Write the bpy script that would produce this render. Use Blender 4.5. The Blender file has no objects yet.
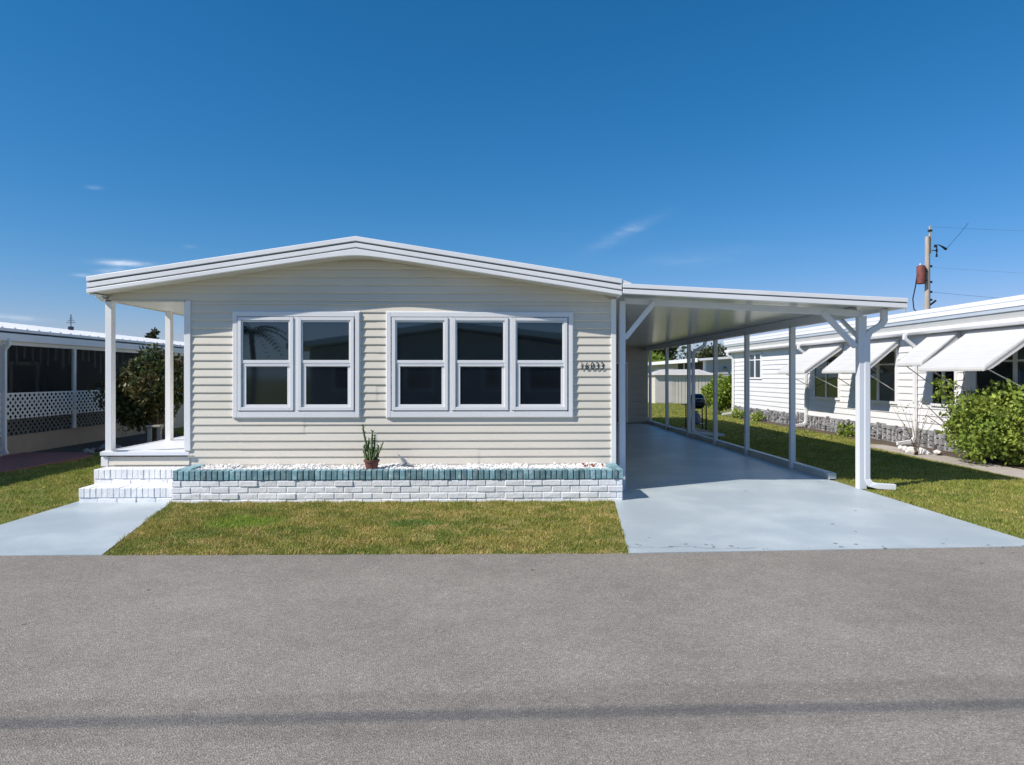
import bpy, math, random
import numpy as np
from mathutils import Vector, Matrix
random.seed(7); rng = np.random.default_rng(11)
S = bpy.context.scene; COL = S.collection
R = math.radians

# ------------------------------------------------------------------ camera
cam = bpy.data.cameras.new('camera'); camo = bpy.data.objects.new('camera', cam); COL.objects.link(camo)
camo.location = (0, 0, 1.7); camo.rotation_euler = (R(90), 0, -R(1.426))
cam.sensor_width = 36; cam.lens = 24.01; cam.shift_y = -6.5/1024; cam.clip_end = 3000; cam.clip_start = .05
S.camera = camo

# ------------------------------------------------------------------ sun, sky, exposure
SUNV = Vector((.98, .48, -1.0)).normalized()          # the way the light travels
ELEV = math.asin(-SUNV.z); AZ = math.atan2(-SUNV.x, -SUNV.y)   # azimuth of the sun from +Y towards +X
sun = bpy.data.lights.new('sun', 'SUN'); sun.energy = 4.8; sun.angle = R(.53); sun.color = (1, .93, .835)
suno = bpy.data.objects.new('sun', sun); COL.objects.link(suno)
suno.rotation_euler = SUNV.to_track_quat('-Z', 'Y').to_euler()
W = bpy.data.worlds.new('World'); S.world = W; W.use_nodes = True
nt = W.node_tree; N = nt.nodes; L = nt.links
bg = N['Background']; bg.inputs[1].default_value = .125
sky = N.new('ShaderNodeTexSky'); sky.sky_type = 'NISHITA'; sky.sun_disc = False
sky.sun_elevation = ELEV; sky.sun_rotation = AZ; sky.air_density = 1.0; sky.dust_density = .25; sky.ozone_density = 3.0
hs = N.new('ShaderNodeHueSaturation'); hs.inputs['Saturation'].default_value = 1.25; L.new(sky.outputs[0], hs.inputs['Color'])
def mth0(op, a, b):
    n = N.new('ShaderNodeMath'); n.operation = op
    for i, v in enumerate((a, b)):
        if isinstance(v, (int, float)): n.inputs[i].default_value = v
        else: L.new(v, n.inputs[i])
    return n.outputs[0]
# grade of the clear polarised sky: deeper towards the zenith, less red
sp0 = N.new('ShaderNodeSeparateColor'); L.new(hs.outputs[0], sp0.inputs[0]); cb0 = N.new('ShaderNodeCombineColor')
for i, (src, dst, pw) in enumerate(((.053, .0135, 1.354), (.165, .123, .83), (.386, .325, .894))):
    v = mth0('MULTIPLY', mth0('POWER', mth0('MULTIPLY', sp0.outputs[i], .125/src), pw), dst/.125); gr0 = gr0+[v] if i else [v]
L.new(mth0('MINIMUM', gr0[0], mth0('MULTIPLY', gr0[1], .8)), cb0.inputs[0]); L.new(gr0[1], cb0.inputs[1]); L.new(mth0('MAXIMUM', gr0[2], mth0('MULTIPLY', gr0[1], 1.22)), cb0.inputs[2])
def mth(op, a, b=None, c=None):
    n = N.new('ShaderNodeMath'); n.operation = op
    for i, v in enumerate((a, b, c)):
        if v is None: continue
        if isinstance(v, (int, float)): n.inputs[i].default_value = v
        else: L.new(v, n.inputs[i])
    return n.outputs[0]
tc = N.new('ShaderNodeTexCoord'); sx = N.new('ShaderNodeSeparateXYZ'); L.new(tc.outputs['Generated'], sx.inputs[0])
yy = mth('MAXIMUM', sx.outputs[1], .02)
uu = mth('DIVIDE', sx.outputs[0], yy); vv = mth('DIVIDE', sx.outputs[2], yy)
cz = N.new('ShaderNodeCombineXYZ'); L.new(mth('MULTIPLY', uu, 9), cz.inputs[0]); L.new(mth('MULTIPLY', vv, 40), cz.inputs[1])
cn = N.new('ShaderNodeTexNoise'); cn.inputs['Scale'].default_value = 1.6; cn.inputs['Detail'].default_value = 6; cn.inputs['Roughness'].default_value = .65
L.new(cz.outputs[0], cn.inputs['Vector'])
nf = mth('MULTIPLY', mth('SUBTRACT', cn.outputs[0], .36), 3.2); nf = mth('MINIMUM', mth('MAXIMUM', nf, .25), 1)
tot = None
# thin wisps of high cloud by direction: centre u, v, tilt, half length, half width, density
for u, v, ang, a, b, s in [(.194, .212, .44, .052, .008, .30), (-.536, .163, -.04, .034, .0042, .9), (-.552, .151, .05, .022, .005, .55), (-.597, .1454, -.03, .012, .0025, .6),
                           (-.577, .272, -.1, .012, .003, .18), (-.69, .084, -.08, .04, .004, .5), (-.4415, .187, 0, .010, .003, .12), (.30, .175, .1, .08, .012, .10)]:
    du = mth('SUBTRACT', uu, u); dv = mth('SUBTRACT', vv, v)
    p = mth('DIVIDE', mth('ADD', mth('MULTIPLY', du, math.cos(ang)), mth('MULTIPLY', dv, math.sin(ang))), a)
    q = mth('DIVIDE', mth('SUBTRACT', mth('MULTIPLY', dv, math.cos(ang)), mth('MULTIPLY', du, math.sin(ang))), b)
    r2 = mth('ADD', mth('MULTIPLY', p, p), mth('MULTIPLY', q, q))
    e = mth('MULTIPLY', mth('EXPONENT', mth('MULTIPLY', r2, -1.2)), s)
    tot = e if tot is None else mth('ADD', tot, e)
fac = mth('MULTIPLY', mth('MULTIPLY', tot, nf), mth('GREATER_THAN', sx.outputs[1], .05))
mx = N.new('ShaderNodeMixRGB'); L.new(fac, mx.inputs[0]); L.new(cb0.outputs[0], mx.inputs[1]); mx.inputs[2].default_value = (6.2, 6.8, 7.6, 1)
L.new(mx.outputs[0], bg.inputs[0])
S.view_settings.view_transform = 'Standard'; S.view_settings.look = 'None'; S.view_settings.exposure = 0.2; S.view_settings.gamma = 1

# ------------------------------------------------------------------ materials
def M(name, col, rough=.6, var=.06, vs=2.0, bump=0, bs=40, spec=.5, metal=0, col2=None, c2s=1.0, c2lo=.45, c2hi=.65, stretch=None, rnd=0, trans=0, ior=None, fine=0, fs=200, tint=None):
    m = bpy.data.materials.new(name); m.use_nodes = True; n = m.node_tree.nodes; l = m.node_tree.links
    p = n['Principled BSDF']; p.inputs['Roughness'].default_value = rough; p.inputs['Metallic'].default_value = metal
    p.inputs['Specular IOR Level'].default_value = spec
    if tint: p.inputs['Specular Tint'].default_value = (*tint, 1)
    if ior: p.inputs['IOR'].default_value = ior
    t = n.new('ShaderNodeTexCoord'); vec = t.outputs['Object']
    if stretch:
        mp = n.new('ShaderNodeMapping'); mp.inputs['Scale'].default_value = stretch; l.new(vec, mp.inputs[0]); vec = mp.outputs[0]
    def noise(sc, det=4, ro=.55):
        a = n.new('ShaderNodeTexNoise'); a.inputs['Scale'].default_value = sc; a.inputs['Detail'].default_value = det; a.inputs['Roughness'].default_value = ro
        l.new(vec, a.inputs['Vector']); return a.outputs[0]
    def mix(f, a, b, mode='MIX'):
        x = n.new('ShaderNodeMixRGB'); x.blend_type = mode
        for i, v in enumerate((f, a, b)):
            if isinstance(v, (int, float)): x.inputs[i].default_value = v
            elif isinstance(v, tuple): x.inputs[i].default_value = (*v, 1)
            else: l.new(v, x.inputs[i])
        return x.outputs[0]
    def mr(f, lo, hi, a, b):
        x = n.new('ShaderNodeMapRange'); l.new(f, x.inputs[0])
        for i, v in enumerate((lo, hi, a, b)): x.inputs[i+1].default_value = v
        return x.outputs[0]
    c = tuple(col)
    if col2: c = mix(mr(noise(c2s, 6, .6), c2lo, c2hi, 0, 1), tuple(col), tuple(col2))
    v = mr(noise(vs, 5), .3, .7, 1-var, 1+var)
    c = mix(1.0, c, v, 'MULTIPLY')
    if fine: c = mix(1.0, c, mr(noise(fs, 2, .7), .3, .7, 1-fine, 1+fine), 'MULTIPLY')
    if rnd:
        g = n.new('ShaderNodeNewGeometry'); c = mix(1.0, c, mr(g.outputs['Random Per Island'], 0, 1, 1-rnd, 1+rnd), 'MULTIPLY')
    l.new(c, p.inputs['Base Color'])
    if bump:
        b = n.new('ShaderNodeBump'); b.inputs['Strength'].default_value = 1; b.inputs['Distance'].default_value = bump; l.new(noise(bs, 6, .6), b.inputs['Height']); l.new(b.outputs[0], p.inputs['Normal'])
    if trans:
        tr = n.new('ShaderNodeBsdfTranslucent'); l.new(c, tr.inputs[0]); ms = n.new('ShaderNodeMixShader'); ms.inputs[0].default_value = trans
        l.new(p.outputs[0], ms.inputs[1]); l.new(tr.outputs[0], ms.inputs[2]); l.new(ms.outputs[0], n['Material Output'].inputs[0])
    m['x'] = 0
    return m
siding = M('siding_beige', (.70, .655, .57), .5, .035, .8, .0012, 90, col2=(.64, .595, .505), c2s=.6, stretch=(.5, 1, 3))
trim = M('white_trim', (.80, .805, .815), .4, .025, 3)
frame_m = M('white_vinyl', (.76, .77, .79), .35, .02, 3)
roofm = M('white_roof_metal', (.82, .825, .84), .4, .05, 1.2, .0015, 12)
soffit_m = M('soffit', (.62, .60, .54), .5, .03, 3)
ceil_m = M('carport_ceiling', (.76, .77, .75), .22, .04, 1.0, .002, 3)
cpaint = M('carport_paint', (.66, .69, .75), .4, .03, 3)
brickw = M('white_painted_brick', (.82, .825, .84), .65, .06, 8, .006, 22, rnd=.05, col2=(.62, .62, .63), c2s=6, c2lo=.58, c2hi=.75)
mortar = M('painted_mortar', (.76, .765, .78), .8, .1, 9, .008, 25)
teal = M('teal_brick', (.17, .31, .35), .6, .15, 9, .004, 30, rnd=.35, col2=(.42, .52, .55), c2s=14, c2lo=.5, c2hi=.72)
slabm = M('blue_grey_painted_concrete', (.42, .485, .52), .42, .06, .9, .0015, 35, col2=(.50, .56, .58), c2s=.9, fine=.05, fs=60)
glassm = M('window_glass', (.006, .009, .013), .02, 0, 1, .0004, .9, ior=2.0, tint=(.72, .92, 1))
screenm = M('insect_screen_glass', (.008, .010, .014), .05, .1, 3, ior=1.75, tint=(.75, .9, 1))
rubber = M('black_plastic', (.02, .02, .022), .5)
asphalt = None
blackmetal = M('black_enamel', (.012, .014, .025), .25, .05, 4)
darkscreen = M('dark_interior', (.028, .025, .024), .8, .3, 1.5)
stone = M('grey_stone', (.25, .25, .26), .85, .25, 7, .01, 20, rnd=.3)
gravelm = M('white_gravel', (.74, .73, .72), .8, .1, 9, 0, rnd=.22)
terracotta = M('terracotta', (.13, .042, .036), .7, .15, 12, .002, 40)
succ = M('succulent_green', (.10, .145, .04), .55, .25, 30, .003, 60, rnd=.25)
barkm = M('bark', (.13, .10, .075), .9, .25, 9, .01, 20)
woodpole = M('weathered_pole_wood', (.42, .36, .31), .85, .2, 3, .004, 15, stretch=(6, 6, .6))
rust = M('rusty_steel', (.17, .05, .035), .7, .3, 5, .003, 20)
concrete = M('tan_concrete', (.40, .36, .32), .9, .12, 2, .004, 30)
soilm = M('brown_soil', (.10, .075, .055), .95, .3, 4, .02, 25)
redpave = M('red_paver', (.30, .12, .10), .8, .15, 5, .004, 20)
whitesid = M('white_siding', (.74, .75, .77), .5, .03, 1, .001, 60)
awnm = M('white_awning_metal', (.60, .60, .585), .5, .04, 2, .001, 20)
beigewall = M('beige_block', (.33, .285, .235), .85, .08, 3, .003, 30)
greysid = M('grey_siding', (.42, .43, .42), .6, .05, 2)
shedm = M('pale_fence_boards', (.64, .60, .53), .7, .08, 2)
doorm = M('slate_blue_door', (.05, .08, .12), .4, .03, 3)
farroof = M('shingle_roof', (.52, .50, .47), .7, .1, 3)
dkred = M('dry_leaf', (.22, .07, .05), .7, .3, 20, rnd=.4)

def leafmat(name, c1, c2, s=1.2, tr=.3, rough=.5):
    m = M(name, c1, rough, .15, 3, col2=c2, c2s=s, c2lo=.4, c2hi=.62, rnd=.4, trans=tr, spec=.3); return m
leaf_bright = leafmat('bright_green_leaves', (.19, .28, .05), (.33, .40, .075), 2.0, .35)
leaf_dark = leafmat('dark_bronze_leaves', (.055, .09, .03), (.12, .10, .04), 2.5, .15, .35)
leaf_hedge = leafmat('hedge_leaves', (.19, .28, .04), (.30, .38, .06), 2.5, .3)
leaf_far = leafmat('far_tree_leaves', (.06, .075, .03), (.09, .10, .045), .8, .2)
leaf_conifer = leafmat('conifer_needles', (.05, .07, .03), (.06, .08, .035), 1, .1)
palm_m = leafmat('palm_leaves', (.04, .07, .02), (.06, .09, .03), 1, .1)

def nodes_of(m): return m.node_tree.nodes, m.node_tree.links
def make_asphalt():
    m = bpy.data.materials.new('asphalt'); m.use_nodes = True; n, l = nodes_of(m); p = n['Principled BSDF']
    p.inputs['Roughness'].default_value = .85; p.inputs['Specular IOR Level'].default_value = .3
    t = n.new('ShaderNodeTexCoord'); o = t.outputs['Object']
    def no(sc, d=3, r=.6, vec=o):
        a = n.new('ShaderNodeTexNoise'); a.inputs['Scale'].default_value = sc; a.inputs['Detail'].default_value = d; a.inputs['Roughness'].default_value = r; l.new(vec, a.inputs['Vector']); return a.outputs[0]
    def vo(sc):
        a = n.new('ShaderNodeTexVoronoi'); a.inputs['Scale'].default_value = sc; l.new(o, a.inputs['Vector']); return a
    def mr(f, lo, hi, a, b):
        x = n.new('ShaderNodeMapRange'); l.new(f, x.inputs[0])
        for i, v in enumerate((lo, hi, a, b)): x.inputs[i+1].default_value = v
        return x.outputs[0]
    def ma(op, a, b):
        x = n.new('ShaderNodeMath'); x.operation = op
        for i, v in enumerate((a, b)):
            if isinstance(v, (int, float)): x.inputs[i].default_value = v
            else: l.new(v, x.inputs[i])
        return x.outputs[0]
    v1 = vo(105); sep = n.new('ShaderNodeSeparateColor'); l.new(v1.outputs['Color'], sep.inputs[0])
    v2 = vo(210); sep2 = n.new('ShaderNodeSeparateColor'); l.new(v2.outputs['Color'], sep2.inputs[0])
    g = ma('MULTIPLY', mr(sep.outputs[0], 0, 1, .78, 1.22), mr(sep2.outputs[1], 0, 1, .76, 1.24))
    # a few pale chips of aggregate
    g = ma('MULTIPLY', g, mr(sep.outputs[1], .93, .97, 1, 1.35))
    g = ma('MULTIPLY', g, mr(no(.7, 5), .3, .7, .86, 1.13))
    g = ma('MULTIPLY', g, mr(no(5, 4), .3, .7, .93, 1.07))
    # tyre-worn band and its darker, sealed strip along the road
    s = n.new('ShaderNodeSeparateXYZ'); l.new(o, s.inputs[0])
    wob = mr(no(.5, 3), 0, 1, -.12, .12)
    yc = ma('ADD', ma('SUBTRACT', s.outputs[1], ma('MULTIPLY', s.outputs[0], .028)), wob)
    band = ma('MULTIPLY', mr(yc, 3.18, 3.24, 0, 1), mr(yc, 3.66, 3.72, 1, 0))
    g = ma('MULTIPLY', g, ma('SUBTRACT', 1, ma('MULTIPLY', band, .13)))
    ed = mr(yc, 5.3, 6.6, 1, .95); g = ma('MULTIPLY', g, ed)
    # small oil and tar spots
    sp = vo(2.6); rad = mr(no(7, 2), .3, .7, .012, .075)
    spot = ma('LESS_THAN', sp.outputs['Distance'], rad); ss = n.new('ShaderNodeSeparateColor'); l.new(sp.outputs['Color'], ss.inputs[0])
    spot = ma('MULTIPLY', spot, ma('GREATER_THAN', ss.outputs[0], .45)); g = ma('MULTIPLY', g, ma('SUBTRACT', 1, ma('MULTIPLY', spot, .55)))
    mxx = n.new('ShaderNodeMixRGB'); mxx.blend_type = 'MULTIPLY'; mxx.inputs[0].default_value = 1; mxx.inputs[1].default_value = (.262, .238, .208, 1); l.new(g, mxx.inputs[2]); l.new(mxx.outputs[0], p.inputs['Base Color'])
    b = n.new('ShaderNodeBump'); b.inputs['Distance'].default_value = .004; l.new(v1.outputs['Distance'], b.inputs['Height']); l.new(b.outputs[0], p.inputs['Normal'])
    return m
asphalt = make_asphalt()
def make_grass(name, blades):
    m = bpy.data.materials.new(name); m.use_nodes = True; n, l = nodes_of(m); p = n['Principled BSDF']
    p.inputs['Roughness'].default_value = .75; p.inputs['Specular IOR Level'].default_value = .2
    t = n.new('ShaderNodeTexCoord'); o = t.outputs['Object']
    def no(sc, d=4, r=.6):
        a = n.new('ShaderNodeTexNoise'); a.inputs['Scale'].default_value = sc; a.inputs['Detail'].default_value = d; a.inputs['Roughness'].default_value = r; l.new(o, a.inputs['Vector']); return a.outputs[0]
    def mr(f, lo, hi, a, b):
        x = n.new('ShaderNodeMapRange'); l.new(f, x.inputs[0])
        for i, v in enumerate((lo, hi, a, b)): x.inputs[i+1].default_value = v
        return x.outputs[0]
    def mix(f, a, b, mode='MIX'):
        x = n.new('ShaderNodeMixRGB'); x.blend_type = mode
        for i, v in enumerate((f, a, b)):
            if isinstance(v, (int, float)): x.inputs[i].default_value = v
            elif isinstance(v, tuple): x.inputs[i].default_value = (*v, 1)
            else: l.new(v, x.inputs[i])
        return x.outputs[0]
    def ma(op, a, b):
        x = n.new('ShaderNodeMath'); x.operation = op
        for i, v in enumerate((a, b)):
            if isinstance(v, (int, float)): x.inputs[i].default_value = v
            else: l.new(v, x.inputs[i])
        return x.outputs[0]
    green, straw, olive = (.17, .21, .04), (.44, .35, .14), (.30, .28, .07)
    c = mix(mr(no(1.1), .38, .62, 0, 1), green, olive)
    s_ = mr(no(3.2), .46, .66, 0, .85)
    if blades:
        g = n.new('ShaderNodeNewGeometry'); s_ = ma('MULTIPLY', ma('ADD', s_, .12), mr(g.outputs['Random Per Island'], .2, .9, .2, 1.5))
    c = mix(s_, c, straw)
    s = n.new('ShaderNodeSeparateXYZ'); l.new(o, s.inputs[0])
    side = ma('ADD', mr(s.outputs[0], 4.5, 5.6, 0, 1), mr(s.outputs[0], -5.6, -5.2, 1, 0))
    c = mix(ma('MULTIPLY', side, mr(no(2.3),     .3, .6, .6, .2)), c, (.16, .23, .035))
    for cx, cy, rx, ry, colr, k in [(-2.90, 7.95, .5, .36, (.21, .32, .045), .75), (-.95, 7.9, .32, .22, (.10, .19, .04), .7), (-3.2, 7.4, .35, .2, (.11, .19, .04), .5)]:
        a = ma('DIVIDE', ma('SUBTRACT', s.outputs[0], cx), rx); b = ma('DIVIDE', ma('SUBTRACT', s.outputs[1], cy), ry)
        r = ma('ADD', ma('ADD', ma('MULTIPLY', a, a), ma('MULTIPLY', b, b)), mr(no(6), 0, 1, -.9, .9))
        c = mix(ma('MULTIPLY', mr(r, .3, 1.2, 1, 0), k), c, colr)
    if blades: c = mix(1.0, c, mr(g.outputs['Random Per Island'], 0, 1, .72, 1.7), 'MULTIPLY')
    else: c = mix(1.0, c, mr(no(60, 3), .3, .7, .5, 1.1), 'MULTIPLY')
    l.new(c, p.inputs['Base Color'])
    if blades:
        tr = n.new('ShaderNodeBsdfTranslucent'); l.new(c, tr.inputs[0]); ms = n.new('ShaderNodeMixShader'); ms.inputs[0].default_value = .3
        l.new(p.outputs[0], ms.inputs[1]); l.new(tr.outputs[0], ms.inputs[2]); l.new(ms.outputs[0], n['Material Output'].inputs[0])
    else:
        b = n.new('ShaderNodeBump'); b.inputs['Distance'].default_value = .03; l.new(no(35), b.inputs['Height']); l.new(b.outputs[0], p.inputs['Normal'])
    return m
lawnm = make_grass('lawn_turf', False); bladem = make_grass('grass_blades', True)

# ------------------------------------------------------------------ builders
class MB:
    def __init__(s): s.v = []; s.f = []
    def add(s, vs, fs):
        b = len(s.v); s.v += [tuple(p) for p in vs]; s.f += [tuple(b+i for i in f) for f in fs]; return s
    def box(s, x0, x1, y0, y1, z0, z1):
        return s.add([(x0,y0,z0),(x1,y0,z0),(x1,y1,z0),(x0,y1,z0),(x0,y0,z1),(x1,y0,z1),(x1,y1,z1),(x0,y1,z1)],
                     [(0,3,2,1),(4,5,6,7),(0,1,5,4),(1,2,6,5),(2,3,7,6),(3,0,4,7)])
    def bar(s, a, b, w, d, up=(0,0,1)):
        a = Vector(a); b = Vector(b); t = (b-a).normalized(); u = Vector(up)
        if abs(t.dot(u)) > .98: u = Vector((0,1,0))
        x = t.cross(u).normalized()*w/2; y = x.cross(t).normalized()*d/2
        vs = [p+i*x+j*y for p in (a, b) for i, j in ((-1,-1),(1,-1),(1,1),(-1,1))]
        return s.add(vs, [(0,1,2,3),(7,6,5,4),(0,4,5,1),(1,5,6,2),(2,6,7,3),(3,7,4,0)])
    def tube(s, pts, r, n=10, cap=True, rs=None):
        pts = [Vector(p) for p in pts]; rings = []; prev = None
        for i, p in enumerate(pts):
            t = (pts[min(i+1, len(pts)-1)]-pts[max(i-1, 0)]).normalized()
            if prev is None:
                u = Vector((0,0,1)) if abs(t.z) < .9 else Vector((1,0,0)); x = t.cross(u).normalized()
            else: x = (prev-t*prev.dot(t)).normalized()
            prev = x; y = t.cross(x); rr = rs[i] if rs else r
            rings.append([p+x*rr*math.cos(2*math.pi*k/n)+y*rr*math.sin(2*math.pi*k/n) for k in range(n)])
        vs = [q for g in rings for q in g]; fs = []
        for i in range(len(rings)-1):
            for k in range(n): fs.append((i*n+k, i*n+(k+1)%n, (i+1)*n+(k+1)%n, (i+1)*n+k))
        if cap: fs += [tuple(range(n))[::-1], tuple((len(rings)-1)*n+k for k in range(n))]
        return s.add(vs, fs)
    def rtube(s, pts, w, d, flat=(0,1,0)):
        # rectangular pipe through points, mitred, profile w across, d along 'flat'
        pts = [Vector(p) for p in pts]; f = Vector(flat).normalized(); vs = []; fs = []
        for i, p in enumerate(pts):
            t0 = (p-pts[i-1]).normalized() if i else (pts[1]-p).normalized()
            t1 = (pts[i+1]-p).normalized() if i < len(pts)-1 else t0
            t = (t0+t1).normalized(); k = 1/max(.4, t.dot(t0)); x = t.cross(f).normalized()*w/2*k
            for a, b in ((-1,-1),(1,-1),(1,1),(-1,1)): vs.append(p+x*a+f*d/2*b)
        for i in range(len(pts)-1):
            for k in range(4): fs.append((i*4+k, i*4+(k+1)%4, i*4+4+(k+1)%4, i*4+4+k))
        fs += [(3,2,1,0), tuple((len(pts)-1)*4+k for k in range(4))]
        return s.add(vs, fs)
    def lathe(s, prof, c, n=20):
        vs = []; fs = []
        for r, z in prof: vs += [(c[0]+r*math.cos(2*math.pi*k/n), c[1]+r*math.sin(2*math.pi*k/n), c[2]+z) for k in range(n)]
        for i in range(len(prof)-1):
            for k in range(n): fs.append((i*n+k, i*n+(k+1)%n, i*n+n+(k+1)%n, i*n+n+k))
        fs += [tuple(range(n))[::-1], tuple((len(prof)-1)*n+k for k in range(n))]
        return s.add(vs, fs)
    def extr(s, poly, y0, y1, axis='y'):
        # polygon (a,b) extruded along an axis: 'y' -> (a,y,b); 'x' -> (x,a,b); 'z' -> (a,b,z)
        mk = {'y': lambda a, b, t: (a, t, b), 'x': lambda a, b, t: (t, a, b), 'z': lambda a, b, t: (a, b, t)}[axis]
        n = len(poly); vs = [mk(a, b, y0) for a, b in poly]+[mk(a, b, y1) for a, b in poly]
        return s.add(vs, [tuple(range(n)), tuple(range(2*n-1, n-1, -1))]+[(i, i+n, (i+1)%n+n, (i+1)%n) for i in range(n)])
    def ring(s, x0, x1, z0, z1, w, y0, y1, wb=None, wt=None):
        wb = w if wb is None else wb; wt = w if wt is None else wt
        s.box(x0, x0+w, y0, y1, z0, z1); s.box(x1-w, x1, y0, y1, z0, z1)
        s.box(x0+w, x1-w, y0+.001, y1, z0, z0+wb); return s.box(x0+w, x1-w, y0+.001, y1, z1-wt, z1)
    def build(s, name, mat, parent=None, smooth=False, bevel=0, **kw):
        me = bpy.data.meshes.new(name); me.from_pydata(s.v, [], s.f); me.materials.append(mat)
        import bmesh
        bm = bmesh.new(); bm.from_mesh(me); bmesh.ops.recalc_face_normals(bm, faces=bm.faces); bm.to_mesh(me); bm.free()
        if smooth:
            me.polygons.foreach_set('use_smooth', [True]*len(me.polygons))
            try: me.set_sharp_from_angle(angle=R(35))
            except Exception: pass
        o = bpy.data.objects.new(name, me); COL.objects.link(o)
        if parent: par(o, parent)
        if bevel:
            b = o.modifiers.new('bevel', 'BEVEL'); b.width = bevel; b.segments = 2; b.limit_method = 'ANGLE'; b.angle_limit = R(40)
        tag(o, **kw); return o
def wmat(o):
    m = Matrix.LocRotScale(o.location, o.rotation_euler, o.scale)
    if o.parent: m = wmat(o.parent) @ o.matrix_parent_inverse @ m
    return m
def par(o, p):
    o.parent = p; o.matrix_parent_inverse = wmat(p).inverted()
def tag(o, label=None, cat=None, group=None, kind=None):
    if label: o['label'] = label
    if cat: o['category'] = cat
    if group: o['group'] = group
    if kind: o['kind'] = kind
    return o
def thing(name, loc, label, cat, group=None):
    o = bpy.data.objects.new(name, None); COL.objects.link(o); o.location = loc; o.empty_display_size = .2
    return tag(o, label, cat, group)
def fast_tris(name, V, nper, mat, parent=None, **kw):
    # V: (count*nper, 3) vertices, each nper of them one face
    me = bpy.data.meshes.new(name); nv = len(V); nf_ = nv//nper
    me.vertices.add(nv); me.vertices.foreach_set('co', V.astype(np.float32).ravel())
    me.loops.add(nv); me.loops.foreach_set('vertex_index', np.arange(nv, dtype=np.int32))
    me.polygons.add(nf_); me.polygons.foreach_set('loop_start', np.arange(0, nv, nper, dtype=np.int32))
    me.update(calc_edges=True); me.materials.append(mat)
    o = bpy.data.objects.new(name, me); COL.objects.link(o)
    if parent: par(o, parent)
    return tag(o, **kw)
def laps_y(mb, yf, zlines, xl, xr, d=.021, seams=True, holes=()):
    # lap siding on a wall facing -Y; zlines: lip heights; xl, xr functions of height
    for i in range(len(zlines)-1):
        z0, z1 = zlines[i], zlines[i+1]
        cuts = [0, 1]
        if seams and i % 2 == 0: cs = sorted(random.sample([.12, .27, .31, .44, .52, .68, .73, .87], 2)); 
        if seams: cuts = [0]+cs+[1]
        for k in range(len(cuts)-1):
            t0, t1 = cuts[k], cuts[k+1]; o = .004*(k % 2)
            a0, a1 = xl(z0), xr(z0); b0, b1 = xl(z1), xr(z1)
            if a1-a0 < .02 and b1-b0 < .02: continue
            X0, X1 = a0+(a1-a0)*t0, a0+(a1-a0)*t1; U0, U1 = b0+(b1-b0)*t0, b0+(b1-b0)*t1
            zr = z0+.012
            def row(z, dd):
                f = (z-z0)/(z1-z0); return [(X0+(U0-X0)*f, yf-dd-o, z), (X1+(U1-X1)*f, yf-dd-o, z)]
            h = z1-z0; P = [(z0, -.014), (z0, d*.70), (z0+h*.05, d*.92), (z0+h*.12, d), (z0+h*.80, d*.38), (z1, .001)]
            vs = [q for z, dd in P for q in row(z, dd)]
            mb.add(vs, [(2*m, 2*m+1, 2*m+3, 2*m+2) for m in range(len(P)-1)])
def laps_x(mb, xf, zlines, y0, y1, sgn=-1, d=.02):
    # lap siding on a wall facing sgn*X
    for i in range(len(zlines)-1):
        z0, z1 = zlines[i], zlines[i+1]
        mb.add([(xf+sgn*d, y0, z0), (xf+sgn*d, y1, z0), (xf+sgn*d, y1, z0+.02), (xf+sgn*d, y0, z0+.02), (xf+sgn*.003, y1, z1), (xf+sgn*.003, y0, z1), (xf-sgn*.01, y0, z0), (xf-sgn*.01, y1, z0)],
               [(0, 1, 2, 3), (3, 2, 4, 5), (6, 7, 1, 0)])

# ------------------------------------------------------------------ ground
MB().add([(-400,-400,0),(400,-400,0),(400,900,0),(-400,900,0)], [(0,1,2,3)]).build('ground', lawnm, kind='structure')
rd = MB(); edge = [(-60, 6.58), (-4.7, 6.57), (-3.7, 6.56), (1.27, 6.50), (5.3, 6.66), (12, 6.89), (60, 8.54)]
edge2 = []
for i in range(len(edge)-1):
    (xa, ya), (xb, yb) = edge[i], edge[i+1]; k = max(1, int((xb-xa)/.08)) if abs(xa) < 15 and abs(xb) < 15 else 1
    for j in range(k): edge2.append((xa+(xb-xa)*j/k, ya+(yb-ya)*j/k+random.uniform(-.018, .018)))
edge2.append(edge[-1])
poly = [(-60, -.7), (60, -.7)]+edge2[::-1]
rd.add([(x, y, .004) for x, y in poly], [tuple(range(len(poly)))])
rd.build('road', asphalt, kind='structure')
dv = MB()
dv.extr([(1.28, 6.50), (5.36, 6.665), (5.47, 6.74), (5.47, 10.9), (5.42, 11.0), (5.42, 24.2), (1.62, 24.2), (1.62, 9.2)], -.05, .009, 'z').build('driveway', slabm, kind='structure')
MB().extr([(-5.62, 9.39), (-5.62, 6.56), (-3.72, 6.56), (-4.37, 9.39)], -.05, .009, 'z').build('front_path', slabm, kind='structure')
ch = MB()
for _ in range(46):
    x = random.uniform(1.4, 5.3); y = random.choice((random.uniform(6.6, 6.85), random.uniform(6.8, 11))); q = random.uniform(.006, .022); n = 7
    ch.add([(x+q*random.uniform(.6, 1.8)*math.cos(6.283*k/n), y+q*random.uniform(.6, 1.2)*math.sin(6.283*k/n), .0125) for k in range(n)], [tuple(range(n))])
P = [(1.30, 6.72)]
while P[-1][0] < 2.5: P.append((P[-1][0]+random.uniform(.03, .09), P[-1][1]+random.uniform(-.03, .03)))
for (xa, ya), (xb, yb) in zip(P, P[1:]): w_ = random.uniform(.0015, .004); ch.add([(xa, ya-w_, .0125), (xb, yb-w_, .0125), (xb, yb+w_, .0125), (xa, ya+w_, .0125)], [(0, 1, 2, 3)])
ch.build('driveway_chips', M('bare_concrete', (.24, .24, .235), .9), kind='structure')
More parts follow.
